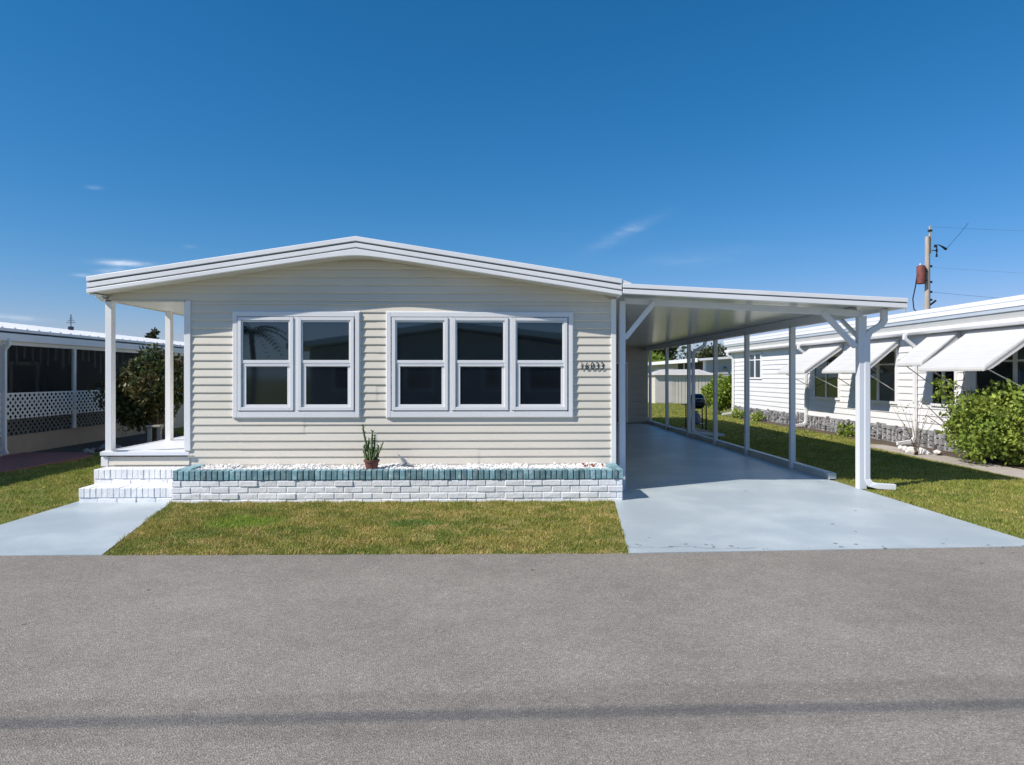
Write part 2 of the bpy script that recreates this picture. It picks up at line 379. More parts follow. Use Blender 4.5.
MB().extr([(-10.3, 12.0), (-8.6, 12.1), (-8.5, 13.6), (-8.46, 14.6), (-9.0, 15.2), (-10.3, 15.2)], -.02, .03, 'z').build('patio', redpave, kind='structure')
MB().extr([(-14, 8.6), (-10.3, 8.6), (-8.7, 12.0), (-10.3, 12.0), (-14, 12)], -.02, .026, 'z').build('patio_edge', redpave, kind='structure')
MB().extr([(-10.3, 15.2), (-9.2, 15.1), (-8.6, 16), (-7.6, 16.8), (-7.4, 18.2), (-8.4, 19), (-9.5, 20.5), (-10.3, 21)], -.02, .012, 'z').build('soil_bed', soilm, kind='structure')
MB().extr([(8.62, 7.5), (9.35, 7.5), (9.45, 12), (9.5, 16.5), (8.95, 16.7), (8.75, 12)], -.02, .02, 'z').build('side_path', concrete, kind='structure')
MB().extr([(9.35, 7.5), (10.2, 7.5), (10.2, 29), (9.75, 29), (9.6, 18), (9.45, 12)], -.02, .014, 'z').build('planting_strip', soilm, kind='structure')

def in_poly(x, y, P):
    c = np.zeros(len(x), bool); n = len(P)
    for i in range(n):
        xi, yi = P[i]; xj, yj = P[i-1]
        with np.errstate(divide='ignore', invalid='ignore'):
            c ^= ((yi > y) != (yj > y)) & (x < (xj-xi)*(y-yi)/(yj-yi+1e-12)+xi)
    return c
def blades(polys, dens, h, w, excl=()):
    out = []
    for P in polys:
        xs = [p[0] for p in P]; ys = [p[1] for p in P]; A = (max(xs)-min(xs))*(max(ys)-min(ys)); n = int(A*dens)
        x = rng.uniform(min(xs), max(xs), n); y = rng.uniform(min(ys), max(ys), n); k = in_poly(x, y, P)
        for E in excl: k &= ~in_poly(x, y, E)
        x = x[k]; y = y[k]; n = len(x)
        clump = .75+.35*np.sin(x*5.1+2*np.sin(y*3.7))*np.sin(y*6.3+1.7*np.sin(x*4.1))+.25*np.sin(x*13+y*9)
        patch = np.exp(-(((x+2.9)/.6)**2+((y-7.95)/.4)**2)); clump = clump+patch*.7
        hh = h*rng.uniform(.5, 1.25, n)*np.clip(clump, .45, 2); a = rng.uniform(0, 2*np.pi, n); ln = rng.uniform(.1, 1.0, n)*hh; la = rng.uniform(0, 2*np.pi, n)
        ww = w*rng.uniform(.6, 1.3, n)/2; z = np.zeros(n)
        V = np.empty((n, 3, 3)); V[:, 0] = np.stack([x-ww*np.cos(a), y-ww*np.sin(a), z], 1); V[:, 1] = np.stack([x+ww*np.cos(a), y+ww*np.sin(a), z], 1)
        V[:, 2] = np.stack([x+ln*np.cos(la), y+ln*np.sin(la), hh], 1); out.append(V.reshape(-1, 3))
    return np.concatenate(out)
g1 = blades([[(-3.71, 6.54), (1.29, 6.48), (1.60, 9.2), (-4.38, 9.3)]], 6500, .034, .0085)
g2 = blades([[(5.49, 6.74), (8.6, 6.8), (8.95, 16.6), (9.6, 18), (5.62, 18), (5.58, 10.8), (5.49, 10)]], 2600, .038, .011, excl=[[(8.6, 7.4), (9.6, 7.4), (9.6, 16.6), (8.9, 16.8)]])
g3 = blades([[(5.62, 18), (9.7, 18), (9.7, 30), (13, 42), (5, 42), (5.62, 24)]], 500, .05, .025)
g4 = blades([[(-12, 6.56), (-5.64, 6.56), (-5.68, 14), (-8.4, 14), (-8.7, 11.95), (-10.4, 8.5)]], 2200, .042, .011)
g5 = blades([[(-8.4, 14), (-5.68, 14), (-5.68, 25), (-10.2, 25), (-10.1, 21), (-8.4, 19), (-7.3, 18), (-7.6, 16.6), (-8.4, 15)]], 900, .05, .018)
fast_tris('grass', np.concatenate([g1, g2, g3, g4, g5]), 3, bladem, kind='stuff', label='short mown lawn grass with olive, green and straw patches', cat='grass')

# ------------------------------------------------------------------ the beige mobile home
XA, XL, XR = -1.962, -5.69, 1.805; ZE, ZA = 3.08, 3.668; SL = (ZA-ZE)/(XR-XA)
ft = lambda x: ZA-SL*abs(x-XA)
fs_ = lambda x: ZA-SL*(math.sqrt((x-XA)**2+.28**2))+.012
home = thing('mobile_home', (-1.95, 10, 0), 'beige lap-sided mobile home with low white gable roof and five front windows', 'house')
ROOFB = -.242
# walls
wl = MB()
ZL = [.523+.1165*k for k in range(-1, 28)]
def xlim_l(z):
    z = max(z, .3)
    lo = -4.44 if z < 2.78 else -5.60
    if z > ft(XL+.1)+ROOFB: lo = max(lo, XA-(ft(XA)+ROOFB+.03-z)/SL)
    return lo
def xlim_r(z):
    hi = 1.74
    if z > ft(1.74)+ROOFB: hi = min(hi, XA+max(0, (ft(XA)+ROOFB+.03-z)/SL))
    return hi
zl_main = [z for z in ZL if z < 2.75]
laps_y(wl, 10, zl_main+[2.79], lambda z: -4.44, lambda z: 1.74)
up = [2.79]+[2.79+.1165*k for k in range(1, 6)]
laps_y(wl, 10, up, xlim_l, xlim_r)
wl.box(-4.44, 1.76, 10.0, 10.06, .0, 2.79)
wl.extr([(-5.62, 2.79), (1.76, 2.79), (1.76, ft(1.76)-.22), (XA, ZA-.22), (-5.62, ft(-5.62)-.22)], 10.004, 10.06)
laps_x(wl, -4.47, zl_main+[2.79], 10.0, 26, -1); laps_x(wl, 1.76, zl_main+[2.79], 10.06, 24, 1)
wl.box(-4.46, -4.40, 10.06, 26, 0, 2.8); wl.box(1.69, 1.75, 10.06, 26, 0, 2.8); wl.box(-4.4, 1.69, 25.94, 26, 0, 3.0)
wl.build('wall', siding, home)
MB().box(-4.47, 1.74, 9.978, 10.0, .30, .408).build('base_panel', M('base_panel_paint', (.66, .63, .58), .5), home)
# corner trims
for x0, x1, z0 in ((-4.485, -4.395, .62), (1.70, 1.775, .40)):
    MB().box(x0, x1, 9.965, 10.02, z0, 2.79 if x0 < 0 else 2.83).build('corner_trim', trim, home, bevel=.004)
# roof
rf = MB(); y0, y1 = 9.69, 26.2
rf.extr([(XL+.02, ZE-.02), (XA, ZA-.02), (XR-.02, ZE-.02), (XR-.02, ZE-.10), (XA, ZA-.10), (XL+.02, ZE-.10)], y0, y1)
roof = rf.build('roof', roofm, home)
def band(top, bot, ya, yb, rounded=False):
    mb = MB(); xs = [XL, XL+.8, XL+1.6, XL+2.4]+[XA+k*.1 for k in range(-8, 9)]+[XR-2.4, XR-1.6, XR-.8, XR]
    xs = sorted(set(round(x, 4) for x in xs)); g = fs_ if rounded else ft
    P = [(x, ft(x)+top) for x in xs]+[(x, g(x)+bot) for x in xs[::-1]]
    n = len(xs); vs = [(x, ya, ft(x)+top) for x in xs]+[(x, ya, g(x)+bot) for x in xs]+[(x, yb, ft(x)+top) for x in xs]+[(x, yb, g(x)+bot) for x in xs]
    fs = []
    for i in range(n-1): fs += [(i, i+1, n+i+1, n+i), (2*n+i, 3*n+i, 3*n+i+1, 2*n+i+1), (i, 2*n+i, 2*n+i+1, i+1), (n+i, n+i+1, 3*n+i+1, 3*n+i)]
    fs += [(0, n, 3*n, 2*n), (n-1, 3*n-1, 4*n-1, 2*n-1)]
    return mb.add(vs, fs)
b1 = band(0, -.068, 9.648, 9.70); b1.build('fascia_board', roofm, roof, bevel=.006, smooth=True)
band(-.09, -.152, 9.66, 9.70).build('fascia_board', roofm, roof, bevel=.005, smooth=True)
band(-.174, ROOFB, 9.652, 9.70, True).build('fascia_board', roofm, roof, bevel=.006, smooth=True)
band(-.004, -.225, 9.683, 9.72).build('fascia_backing', M('fascia_groove', (.22, .23, .25), .6), roof)
band(ROOFB+.018, ROOFB+.004, 9.70, 10.0, True).build('soffit', soffit_m, roof)
fb = MB(); fb.box(XL, XL+.03, 9.70, 26.2, ZE-.235, ZE-.01); fb.box(XL+.03, XL+.10, 9.70, 26.2, ZE-.242, ZE-.228)
fb.build('eave_fascia', roofm, roof)
fb = MB(); fb.box(XR-.03, XR, 9.71, 26.2, ZE-.235, ZE-.01); fb.build('eave_fascia', roofm, roof)
# flashing step where the carport roof meets
MB().extr([(XR-.02, ZE+.0), (XR+.13, ZE-.055), (XR+.13, ZE-.09), (XR-.02, ZE-.09)], 9.66, 24).build('flashing', roofm, roof)
# porch: deck, ceiling, posts, beam, skirt
pd = MB(); pd.box(-5.63, -4.48, 9.955, 18.0, .572, .602); pd.box(-5.63, -4.40, 9.93, 9.955, .558, .61); pd.box(-5.66, -5.63, 9.93, 18.0, .558, .612)
pd.box(-5.66, -4.5, 10.06, 10.16, .602, .615)
pd.build('porch_deck', M('deck_paint', (.76, .78, .82), .45, .04, 3), home, bevel=.004)
sk = MB(); laps_y(sk, 9.985, [.41, .5265], lambda z: -5.56, lambda z: -4.41, seams=False); sk.box(-5.56, -4.41, 9.985, 10.0, .3, .535); sk.box(-5.64, -5.60, 10.0, 18, 0, .54)
laps_x(sk, -5.64, [.05+.1165*k for k in range(5)], 10.0, 18.0, -1)
sk.build('porch_skirt', siding, home)
MB().box(-5.665, -5.565, 9.962, 10.0, .40, .535).build('corner_trim', trim, home, bevel=.004)
MB().box(-5.62, -4.47, 10.06, 18.0, 2.80, 2.83).build('porch_ceiling', M('porch_ceiling_white', (.80, .80, .79), .45), home)
bm_ = MB(); bm_.box(-5.66, -5.60, 9.96, 18.0, 2.79, 2.90); bm_.box(-5.60, -4.46, 9.965, 10.06, 2.772, 2.79)
bm_.build('porch_beam', soffit_m, home)
for yp in (9.965, 11.75, 13.6, 15.5):
    p = MB(); p.box(-5.605, -5.515, yp, yp+.11, .602, 2.80); p.build('porch_post', trim, home, bevel=.005)
MB().box(-5.64, -5.48, 9.945, 10.09, .602, .622).build('post_base', trim, home, bevel=.004)
MB().rtube([(-5.665, 9.90, 2.87), (-5.665, 9.90, 2.84), (-5.60, 9.93, 2.775)], .055, .05).build('downspout_elbow', trim, home)
# windows
def window(xa, xb, lower):
    z0, z1 = 1.20, 2.55
    w = MB().ring(xa-.072, xb+.072, z0, z1, .05, 9.935, 10.0, wb=.05, wt=.045)
    w.box(xa-.022, xb+.022, 9.975, 9.99, z0+.05, z1-.045)
    o = w.build('window', frame_m, home, bevel=.004)
    MB().ring(xa-.021, xb+.021, 1.885, 2.502, .021, 9.949, 9.974, wb=.045).build('upper_sash', frame_m, o, bevel=.003)
    la, lb = lower
    MB().ring(la-.045, lb+.045, 1.252, 1.884, .045, 9.958, 9.975, wb=.035, wt=.05).build('lower_sash', frame_m, o, bevel=.003)
    MB().box(la-.02, lb+.02, 9.9425, 9.957, 1.845, 1.868).build('sash_lift', frame_m, o)
    MB().add([(xa, 9.966, 1.93), (xb, 9.966, 1.93), (xb, 9.966, 2.481), (xa, 9.966, 2.481)], [(0, 1, 2, 3)]).build('pane', glassm, o)
    MB().add([(la, 9.972, 1.287), (lb, 9.972, 1.287), (lb, 9.972, 1.834), (la, 9.972, 1.834)], [(0, 1, 2, 3)]).build('pane', screenm, o)
GA = [(-3.638, -2.984), (-2.779, -2.115)]; GB = [(-1.422, -.755), (-.551, .119), (.324, .984)]
for a, b in GA+GB: window(a, b, (a+.045, b-.02))
for (x0, x1), gl in (((-3.783, -1.966), GA), ((-1.574, 1.137), GB)):
    s = MB().ring(x0, x1, 1.10, 2.63, .062, 9.945, 9.99, wb=.09, wt=.07)
    s.ring(x0-.012, x1+.012, 1.088, 2.642, .022, 9.968, 9.99)
    for i in range(len(gl)-1): s.box(gl[i][1]+.075, gl[i+1][0]-.075, 9.95, 9.99, 1.19, 2.56)
    s.build('window_surround', frame_m, home, bevel=.005)
# house number
num = MB().box(1.246, 1.612, 9.979, 9.983, 1.852, 1.858).build('house_number', siding, home, label='black house number 16033')
for ch, x in zip('16033', (1.262, 1.335, 1.417, 1.49, 1.562)):
    cu = bpy.data.curves.new('digit', 'FONT'); cu.body = ch; cu.size = .148; cu.extrude = .003; cu.offset = .0005; cu.align_x = 'CENTER'
    to = bpy.data.objects.new('tmp', cu); me = bpy.data.meshes.new_from_object(to); me.materials.clear(); me.materials.append(rubber)
    me.transform(Matrix.Translation((x+.012, 9.974, 1.797)) @ Matrix.Rotation(R(90), 4, 'X') @ Matrix.Diagonal((.78, 1, 1, 1)))
    d = bpy.data.objects.new('digit', me); COL.objects.link(d); par(d, num); bpy.data.objects.remove(to)

# ------------------------------------------------------------------ planter, gravel, steps
def brick_wall(mb, mo, x0, x1, yf, z0, courses, bw=.255, bh=.088, dep=.10, ph=0):
    # wall facing -Y, running bond
    for c in range(courses):
        z = z0+c*bh; x = x0-(bw/2 if (c+ph) % 2 else 0)
        while x < x1-.01:
            a, b = max(x, x0), min(x+bw, x1)
            if b-a > .03:
                j = random.uniform(-.006, .006); t = random.uniform(-.004, .004)
                if random.random() < .15: j -= .006
                mb.add([(a+.006, yf+j, z+.006+t/2), (b-.006, yf+j+t, z+.006-t/2), (b-.006, yf+dep, z+.006), (a+.006, yf+dep, z+.006),
                        (a+.006, yf+j+t/2, z+bh-.006), (b-.006, yf+j, z+bh-.006+t/2), (b-.006, yf+dep, z+bh-.006), (a+.006, yf+dep, z+bh-.006)],
                       [(0,3,2,1),(4,5,6,7),(0,1,5,4),(1,2,6,5),(2,3,7,6),(3,0,4,7)])
            x += bw
    mo.box(x0+.004, x1-.004, yf+.008, yf+dep, z0, z0+courses*bh)
def soldiers(mb, x0, x1, yf, z0, h, w=.076, dep=.2, g=.003):
    n = round((x1-x0)/w); w = (x1-x0)/n
    for i in range(n):
        a = x0+i*w+g; b = x0+(i+1)*w-g; j = random.uniform(-.005, .005); t = random.uniform(-.005, .005)
        mb.add([(a, yf+j, z0), (b, yf+j, z0), (b, yf+dep, z0), (a, yf+dep, z0), (a, yf+j, z0+h+t), (b, yf+j+t, z0+h+t/2), (b, yf+dep, z0+h), (a, yf+dep, z0+h)],
               [(0,3,2,1),(4,5,6,7),(0,1,5,4),(1,2,6,5),(2,3,7,6),(3,0,4,7)])
PX0, PX1, PY = -4.33, 1.74, 9.25
pl = thing('brick_planter', (-1.35, PY+.3, 0), 'long low white painted brick planter with teal brick coping below the front windows', 'planter')
bb, mm = MB(), MB(); brick_wall(bb, mm, PX0, PX1, PY, -.045, 4, dep=.12, bh=.085)
# right end return
for c in range(4):
    for k in range(3):
        a = PY+.01+k*.24+(.12 if c % 2 else 0); b = min(a+.24, PY+.70)
        if b-a > .03: bb.box(PX1-.10, PX1+.004, a+.006, b-.006, -.045+c*.085+.006, -.045+(c+1)*.085-.006)
mm.box(PX1-.09, PX1-.006, PY+.1, PY+.70, -.03, .295)
bb.build('brick', brickw, pl, bevel=.007, kind='stuff'); mm.build('mortar', mortar, pl)
cp = MB(); cm = MB(); soldiers(cp, PX0+.01, PX1+.01, PY-.008, .302, .128, dep=.15, g=.006)
for k in range(9):
    a = PY+.145+k*.068
    if a+.06 < 9.97: cp.box(PX1-.15, PX1+.012, a+.003, a+.062, .302, .43+random.uniform(-.004, .004)); 
    if a+.06 < 9.97: cp.box(PX0-.0, PX0+.16, a+.003, a+.062, .302, .43+random.uniform(-.004, .004))
cm.box(PX0+.02, PX1, PY+.004, PY+.13, .296, .415)
cp.build('coping_brick', teal, pl, bevel=.007, kind='stuff'); cm.build('coping_mortar', M('teal_mortar', (.06, .13, .15), .8, .2, 9), pl)
fl = MB().box(PX0+.14, PX1-.12, PY+.13, 9.975, .1, .385).build('fill', M('fill_sand', (.55, .53, .50), .9), pl)
def stones(name, n, box_, zf, size, mat, **kw):
    ico = [(0,0,1),(.89,0,.45),(.28,.85,.45),(-.72,.53,.45),(-.72,-.53,.45),(.28,-.85,.45),(.72,.53,-.45),(-.28,.85,-.45),(-.89,0,-.45),(-.28,-.85,-.45),(.72,-.53,-.45),(0,0,-1)]
    F = [(0,1,2),(0,2,3),(0,3,4),(0,4,5),(0,5,1),(1,6,2),(2,7,3),(3,8,4),(4,9,5),(5,10,1),(6,7,2),(7,8,3),(8,9,4),(9,10,5),(10,6,1),(11,7,6),(11,8,7),(11,9,8),(11,10,9),(11,6,10)]
    mb = MB()
    for _ in range(n):
        x = random.uniform(box_[0], box_[1]); y = random.uniform(box_[2], box_[3]); s = size*random.uniform(.5, 1.3); a = random.uniform(0, 6.28); z = zf(x, y)
        sx_, sy_, sz_ = s*random.uniform(.7, 1.3), s*random.uniform(.6, 1.1), s*random.uniform(.4, .8)
        mb.add([(x+(p[0]*math.cos(a)*sx_-p[1]*math.sin(a)*sy_)*(random.uniform(.85, 1.15)), y+p[0]*math.sin(a)*sx_+p[1]*math.cos(a)*sy_, z+p[2]*sz_) for p in ico], F)
    return mb.build(name, mat, **kw)
stones('gravel', 5200, (PX0+.16, PX1-.15, PY+.15, 9.96), lambda x, y: .378+.02*math.sin(x*3.1)*math.sin(x*7.7)+.05*(y-9.43)+random.uniform(-.01, .012), .022, gravelm, kind='stuff', label='white gravel filling the brick planter', cat='gravel')
stones('fallen_leaves', 14, (1.22, 1.6, 9.5, 9.8), lambda x, y: .442, .026, dkred, kind='stuff', label='scattered brown and red dry leaves on the gravel at the right end of the planter', cat='leaves')
st = thing('brick_steps', (-5.03, 9.4, 0), 'two white painted brick steps rising to the left porch', 'steps')
for (x0, x1, yf, z0, z1, yb) in ((-5.57, -4.335, 9.28, 0, .20, 9.75), (-5.58, -4.20, 9.64, .20, .40, 9.95)):
    b_, s_, m_ = MB(), MB(), MB()
    brick_wall(b_, m_, x0, x1 if z0 == 0 else -4.25, yf, z0-.02, 1, bh=.085)
    soldiers(s_, x0, x1, yf-.004, z0+.07, z1-z0-.07, w=.078, dep=yb-yf)
    m_.box(x0+.008, x1-.004, yf+.012, yb, z0-.01, z1-.016)
    for k in range(4): s_.box(x0-.003, x0+.1, yf+.02+k*.09, yf+.10+k*.09, z0+.0, z1-.006)
    t = b_.build('step', brickw, st, bevel=.007); s_.build('tread_brick', brickw, t, bevel=.007, kind='stuff'); m_.build('mortar', mortar, t)
# potted succulent
pp = thing('potted_plant', (-1.71, 9.60, .40), 'spiky upright succulent in a brown clay pot on the planter gravel', 'potted plant')
c = (-1.725, 9.60, .375)
MB().lathe([(.07, 0), (.076, .01), (.098, .125), (.108, .126), (.112, .13), (.112, .155), (.104, .157), (.10, .13), (.0, .128)], c, 24).build('pot', terracotta, pp, smooth=True)
stn = MB()
def stem(mb, pts, r, thorns=True):
    n = 9; P = [Vector(p) for p in pts]; Q = []
    for i in range(n):
        t = i/(n-1)*(len(P)-1); k = min(int(t), len(P)-2); Q.append(P[k].lerp(P[k+1], t-k))
    mb.tube(Q, r, 6, rs=[r*(1-.55*(i/(n-1))**3)*(1+.12*math.sin(i*2.4)) for i in range(n)])
    if thorns:
        for i in range(1, n):
            for s in range(3):
                a = random.uniform(0, 6.28); d = Vector((math.cos(a), math.sin(a), .6)); q = Q[i].lerp(Q[i-1], random.random())
                mb.tube([q, q+d*r*1.9], r*.45, 4, rs=[r*.5, .001])
bx_, by_, bz_ = c[0], c[1], c[2]+.12
for pts, r in [([(-.01, 0, 0), (-.055, 0, .17), (-.115, .01, .42), (-.125, .01, .53)], .014), ([(.02, 0, 0), (.0, 0, .22), (.01, 0, .44)], .017), ([(.03, .02, 0), (.035, .02, .2), (.045, .02, .38)], .015),
               ([(-.05, -.02, 0), (-.08, -.02, .12), (-.10, -.02, .25)], .016), ([(-.03, .02, 0), (-.05, .02, .2), (-.04, .03, .33)], .014), ([(.06, -.01, 0), (.10, -.02, .13), (.165, -.02, .28)], .013),
               ([(.05, .03, 0), (.075, .03, .1), (.09, .03, .23)], .015), ([(0, -.04, 0), (-.01, -.05, .1), (-.025, -.05, .2)], .016), ([(.02, -.04, 0), (.04, -.05, .08), (.06, -.05, .17)], .014),
               ([(-.06, .01, 0), (-.09, 0, .08), (-.115, 0, .16)], .012)]:
    stem(stn, [(bx_+a, by_+b, bz_+z) for a, b, z in pts], r*1.2)
stn.build('stem', succ, pp, smooth=True, kind='stuff')
MB().lathe([(.099, .0), (.05, .012), (.0, .014)], (c[0], c[1], c[2]+.125), 16).build('soil', soilm, pp)
dw = thing('plant_shadow', (-1.28, 9.75, .40), 'small added grey ornament standing on the white gravel right of the potted succulent', 'silhouette')  # added grey form standing in for the shadow of the potted succulent
o_ = MB(); o_.tube([(-1.42, 9.75, .415), (-1.34, 9.75, .43), (-1.27, 9.75, .455), (-1.20, 9.75, .43), (-1.12, 9.75, .41)], .02, 8, rs=[.006, .018, .03, .018, .004])
o_.build('body', M('plant_shadow_grey', (.30, .31, .33), .6), dw, smooth=True)
MB().add([(-1.30, 9.74, .45), (-1.24, 9.74, .455), (-1.385, 9.73, .60), (-1.26, 9.76, .50), (-1.25, 9.755, .46)], [(0, 1, 2), (0, 3, 2), (1, 3, 2), (0, 1, 4, 3)]).build('shadow_tip', M('plant_shadow_tip_grey', (.33, .34, .36), .6), dw)

# ------------------------------------------------------------------ carport
cpt = thing('carport', (3.7, 10, 0), 'flat white aluminium carport over the blue-grey driveway beside the beige home', 'carport')
CX0, CX1 = 1.83, 5.93
zt = lambda x: 3.012-(x-CX0)*(.198/4.1)
rf = MB(); rf.extr([(CX0, zt(CX0)), (CX1, zt(CX1)), (CX1, zt(CX1)-.03), (CX0, zt(CX0)-.03)], 9.68, 24.6); croof = rf.build('roof', roofm, cpt)
def cband(t, b, ya, yb): return MB().extr([(CX0-.012, zt(CX0)+t), (CX1, zt(CX1)+t), (CX1, zt(CX1)+b), (CX0-.012, zt(CX0)+b)], ya, yb)
cband(.004, -.055, 9.655, 9.70).build('fascia_board', roofm, croof, bevel=.005)
cband(-.072, -.138, 9.665, 9.70).build('fascia_board', roofm, croof, bevel=.005)
cband(-.002, -.13, 9.685, 9.71).build('fascia_backing', bpy.data.materials['fascia_groove'], croof)
MB().extr([(CX0, zt(CX0)-.085), (CX1-.06, zt(CX1-.06)-.085), (CX1-.06, zt(CX1-.06)-.10), (CX0, zt(CX0)-.10)], 9.71, 24.5).build('ceiling', ceil_m, croof)
gt = MB(); gt.box(CX1-.06, CX1+.002, 9.70, 24.6, zt(CX1)-.138, zt(CX1)-.002); gt.build('gutter', roofm, croof)
# header beam across the front and the side beam over the posts
MB().extr([(1.93, zt(1.93)-.145), (5.52, zt(5.52)-.145), (5.52, zt(5.52)-.245), (1.93, zt(1.93)-.225)], 10.12, 10.20).build('front_beam', cpaint, cpt, bevel=.004)
zb = zt(5.45)
MB().box(5.385, 5.475, 10.2, 24.4, zb-.25, zb-.106).build('side_beam', cpaint, cpt)
def post(x, y, w=.10, z0=.008, z1=None): return MB().box(x-w/2, x+w/2, y-w/2, y+w/2, z0, z1 or zb-.22).build('post', cpaint, cpt, bevel=.005)
for y in (24.0, 21.45, 19.0, 16.7, 14.6, 12.35): post(5.43 if y < 23 else 5.48, y, .09)
post(5.50, 10.13, .115, z1=zb-.24)
post(1.885, 10.1, .09, z1=zt(1.93)-.20)
MB().bar((1.93, 10.1, 2.26), (2.37, 10.1, 2.80), .07, .055, (0, 1, 0)).build('brace', cpaint, cpt, bevel=.004)
MB().bar((5.42, 10.14, 2.14), (4.92, 10.14, 2.66), .075, .07, (0, 1, 0)).build('brace', cpaint, cpt, bevel=.004)
MB().bar((5.48, 10.2, 2.30), (5.42, 10.64, 2.63), .05, .05, (1, 0, 0)).build('brace', cpaint, cpt, bevel=.004)
ds = MB().rtube([(5.83, 10.1, 2.70), (5.83, 10.1, 2.53), (5.78, 10.1, 2.46), (5.61, 10.1, 2.36), (5.565, 10.1, 2.27), (5.565, 10.1, .16), (5.60, 10.08, .085), (5.70, 10.05, .06), (5.94, 10.0, .05)], .085, .075)
ds.build('downspout', cpaint, cpt, bevel=.008)
d2 = MB().rtube([(5.90, 19.0, 2.68), (5.86, 19.0, 2.55), (5.60, 19.0, 2.40), (5.55, 19.0, 2.30), (5.55, 19.0, .20), (5.62, 18.97, .10), (6.35, 18.8, .06)], .085, .075)
d2.build('downspout', cpaint, cpt, bevel=.008)
MB().box(5.44, 5.57, 11.0, 24.3, -.02, .12).build('kerb', slabm, cpt, bevel=.012)
MB().box(5.44, 5.57, 11.0, 11.02, -.02, .02).build('kerb', slabm, cpt)
# storage shed closing the back of the carport
shd = thing('storage_shed', (3.6, 24.6, 0), 'beige sided storage room with dark blue door closing the back of the carport', 'shed')
sw = MB(); sw.box(1.78, 5.46, 24.26, 26.2, .0, 2.9); laps_y(sw, 24.25, [.05+.24*k for k in range(13)], lambda z: 1.78, lambda z: 5.46, d=.012, seams=False)
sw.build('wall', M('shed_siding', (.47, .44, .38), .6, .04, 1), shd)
dr = MB().box(3.90, 4.66, 24.20, 24.235, .05, 2.12).build('door', doorm, shd, bevel=.004)
MB().ring(3.83, 4.73, .03, 2.20, .06, 24.19, 24.235, wb=.02).build('door_frame', trim, shd)
MB().tube([(4.58, 24.20, 1.0), (4.58, 24.15, 1.0), (4.50, 24.14, 1.0)], .012, 8).build('handle', M('door_brass', (.5, .4, .2), .3, metal=1), dr)

# ------------------------------------------------------------------ vegetation builders
def leaves(cx, cy, cz_, rx, ry, rz, n, size, mat, parent, name='foliage', clumps=14, shell=.45, flat=0, seed=0, aspect=.5):
    r = np.random.default_rng(seed+3)
    # clump centres in an ellipsoid; leaves around each clump
    d = r.normal(size=(clumps, 3)); d /= np.linalg.norm(d, axis=1)[:, None]; rad = r.uniform(.35, .78, clumps)[:, None]
    C = d*rad; cr = r.uniform(.28, .5, clumps)
    k = r.integers(0, clumps, n); e = r.normal(size=(n, 3)); e /= np.linalg.norm(e, axis=1)[:, None]
    P = C[k]+e*(cr[k]*r.uniform(shell, 1.05, n)**(1))[:, None]
    P = P*np.array([rx, ry, rz])+np.array([cx, cy, cz_]); P[:, 2] = np.maximum(P[:, 2], .04)
    a = r.normal(size=(n, 3))+e*.4+np.array([0, 0, .2]); a /= np.linalg.norm(a, axis=1)[:, None]
    b = np.cross(a, r.normal(size=(n, 3))); b /= np.linalg.norm(b, axis=1)[:, None]
    nn = np.cross(a, b); s = (size*r.uniform(.6, 1.3, n))[:, None]
    V = np.empty((n, 4, 3)); V[:, 0] = P; V[:, 1] = P+a*s*.55+b*s*aspect*.5+nn*s*.08; V[:, 2] = P+a*s; V[:, 3] = P+a*s*.55-b*s*aspect*.5+nn*s*.08
    return fast_tris(name, V.reshape(-1, 3), 4, mat, parent)
def branches(mb, base, tips, r, n=6):
    for t in tips:
        b = Vector(base)+Vector((random.uniform(-.05, .05), random.uniform(-.05, .05), 0)); t = Vector(t); m = b.lerp(t, .5)+Vector((random.uniform(-.1, .1), random.uniform(-.1, .1), .05))
        mb.tube([b, m, t], r, n, rs=[r, r*.65, r*.25])
# dark bronze bush behind the left porch
bu = thing('bush', (-8.3, 17.0, 0), 'dark bronze-green bush standing behind the left porch posts', 'bush')
leaves(-8.60, 17.0, 1.38, 1.28, 1.0, 1.08, 9000, .13, leaf_dark, bu, clumps=24, seed=1)
tk = MB(); branches(tk, (-8.35, 17, 0), [(-8.9, 17, 1.1), (-8.5, 17.2, 1.6), (-8.1, 16.9, 1.5), (-7.7, 17.1, 1.1), (-8.3, 16.7, 1.9)], .05); tk.build('branch', barkm, bu, smooth=True)
bu = thing('bush', (9.55, 13.1, 0), 'bright green leafy bush at the right under the nearest awnings', 'bush')
leaves(9.72, 13.0, .78, 1.2, 1.05, .86, 8600, .095, leaf_bright, bu, clumps=30, shell=.6, seed=5, aspect=.65)
leaves(9.1, 13.6, 1.45, .35, .3, .32, 160, .09, leaf_bright, bu, clumps=5, seed=6, aspect=.6)
tk = MB(); branches(tk, (9.4, 13.2, 0), [(9.0, 13.6, 1.5), (8.75, 13.8, 1.2), (8.9, 13.9, .9), (9.2, 13.2, 1.8), (9.8, 13, 1.6), (10.0, 12.6, 1.2), (9.3, 12.6, 1.1), (9.5, 14, 1.1)], .022); tk.build('branch', barkm, bu, smooth=True)
bu = thing('bare_shrub', (8.95, 14.3, 0), 'thin leafless grey shrub between the second and third awnings', 'shrub')
tk = MB()
for _ in range(15):
    a = random.uniform(0, 6.28); h = random.uniform(.6, 1.2); sp = random.uniform(.1, .5)
    tk.tube([(8.95+sp*.2*math.sin(a), 14.3, 0), (8.95+sp*.4*math.cos(a), 14.3+sp*.4*math.sin(a), h*.55), (8.95+sp*math.cos(a), 14.3+sp*math.sin(a), h)], .006, 4, rs=[.007, .005, .002])
tk.build('branch', barkm, bu); leaves(8.95, 14.3, .9, .45, .4, .5, 90, .05, leaf_bright, bu, clumps=8, seed=16)
hd = thing('round_bush', (10.1, 30.3, 0), 'rounded yellow-green bush at the far corner of the white house', 'bush')
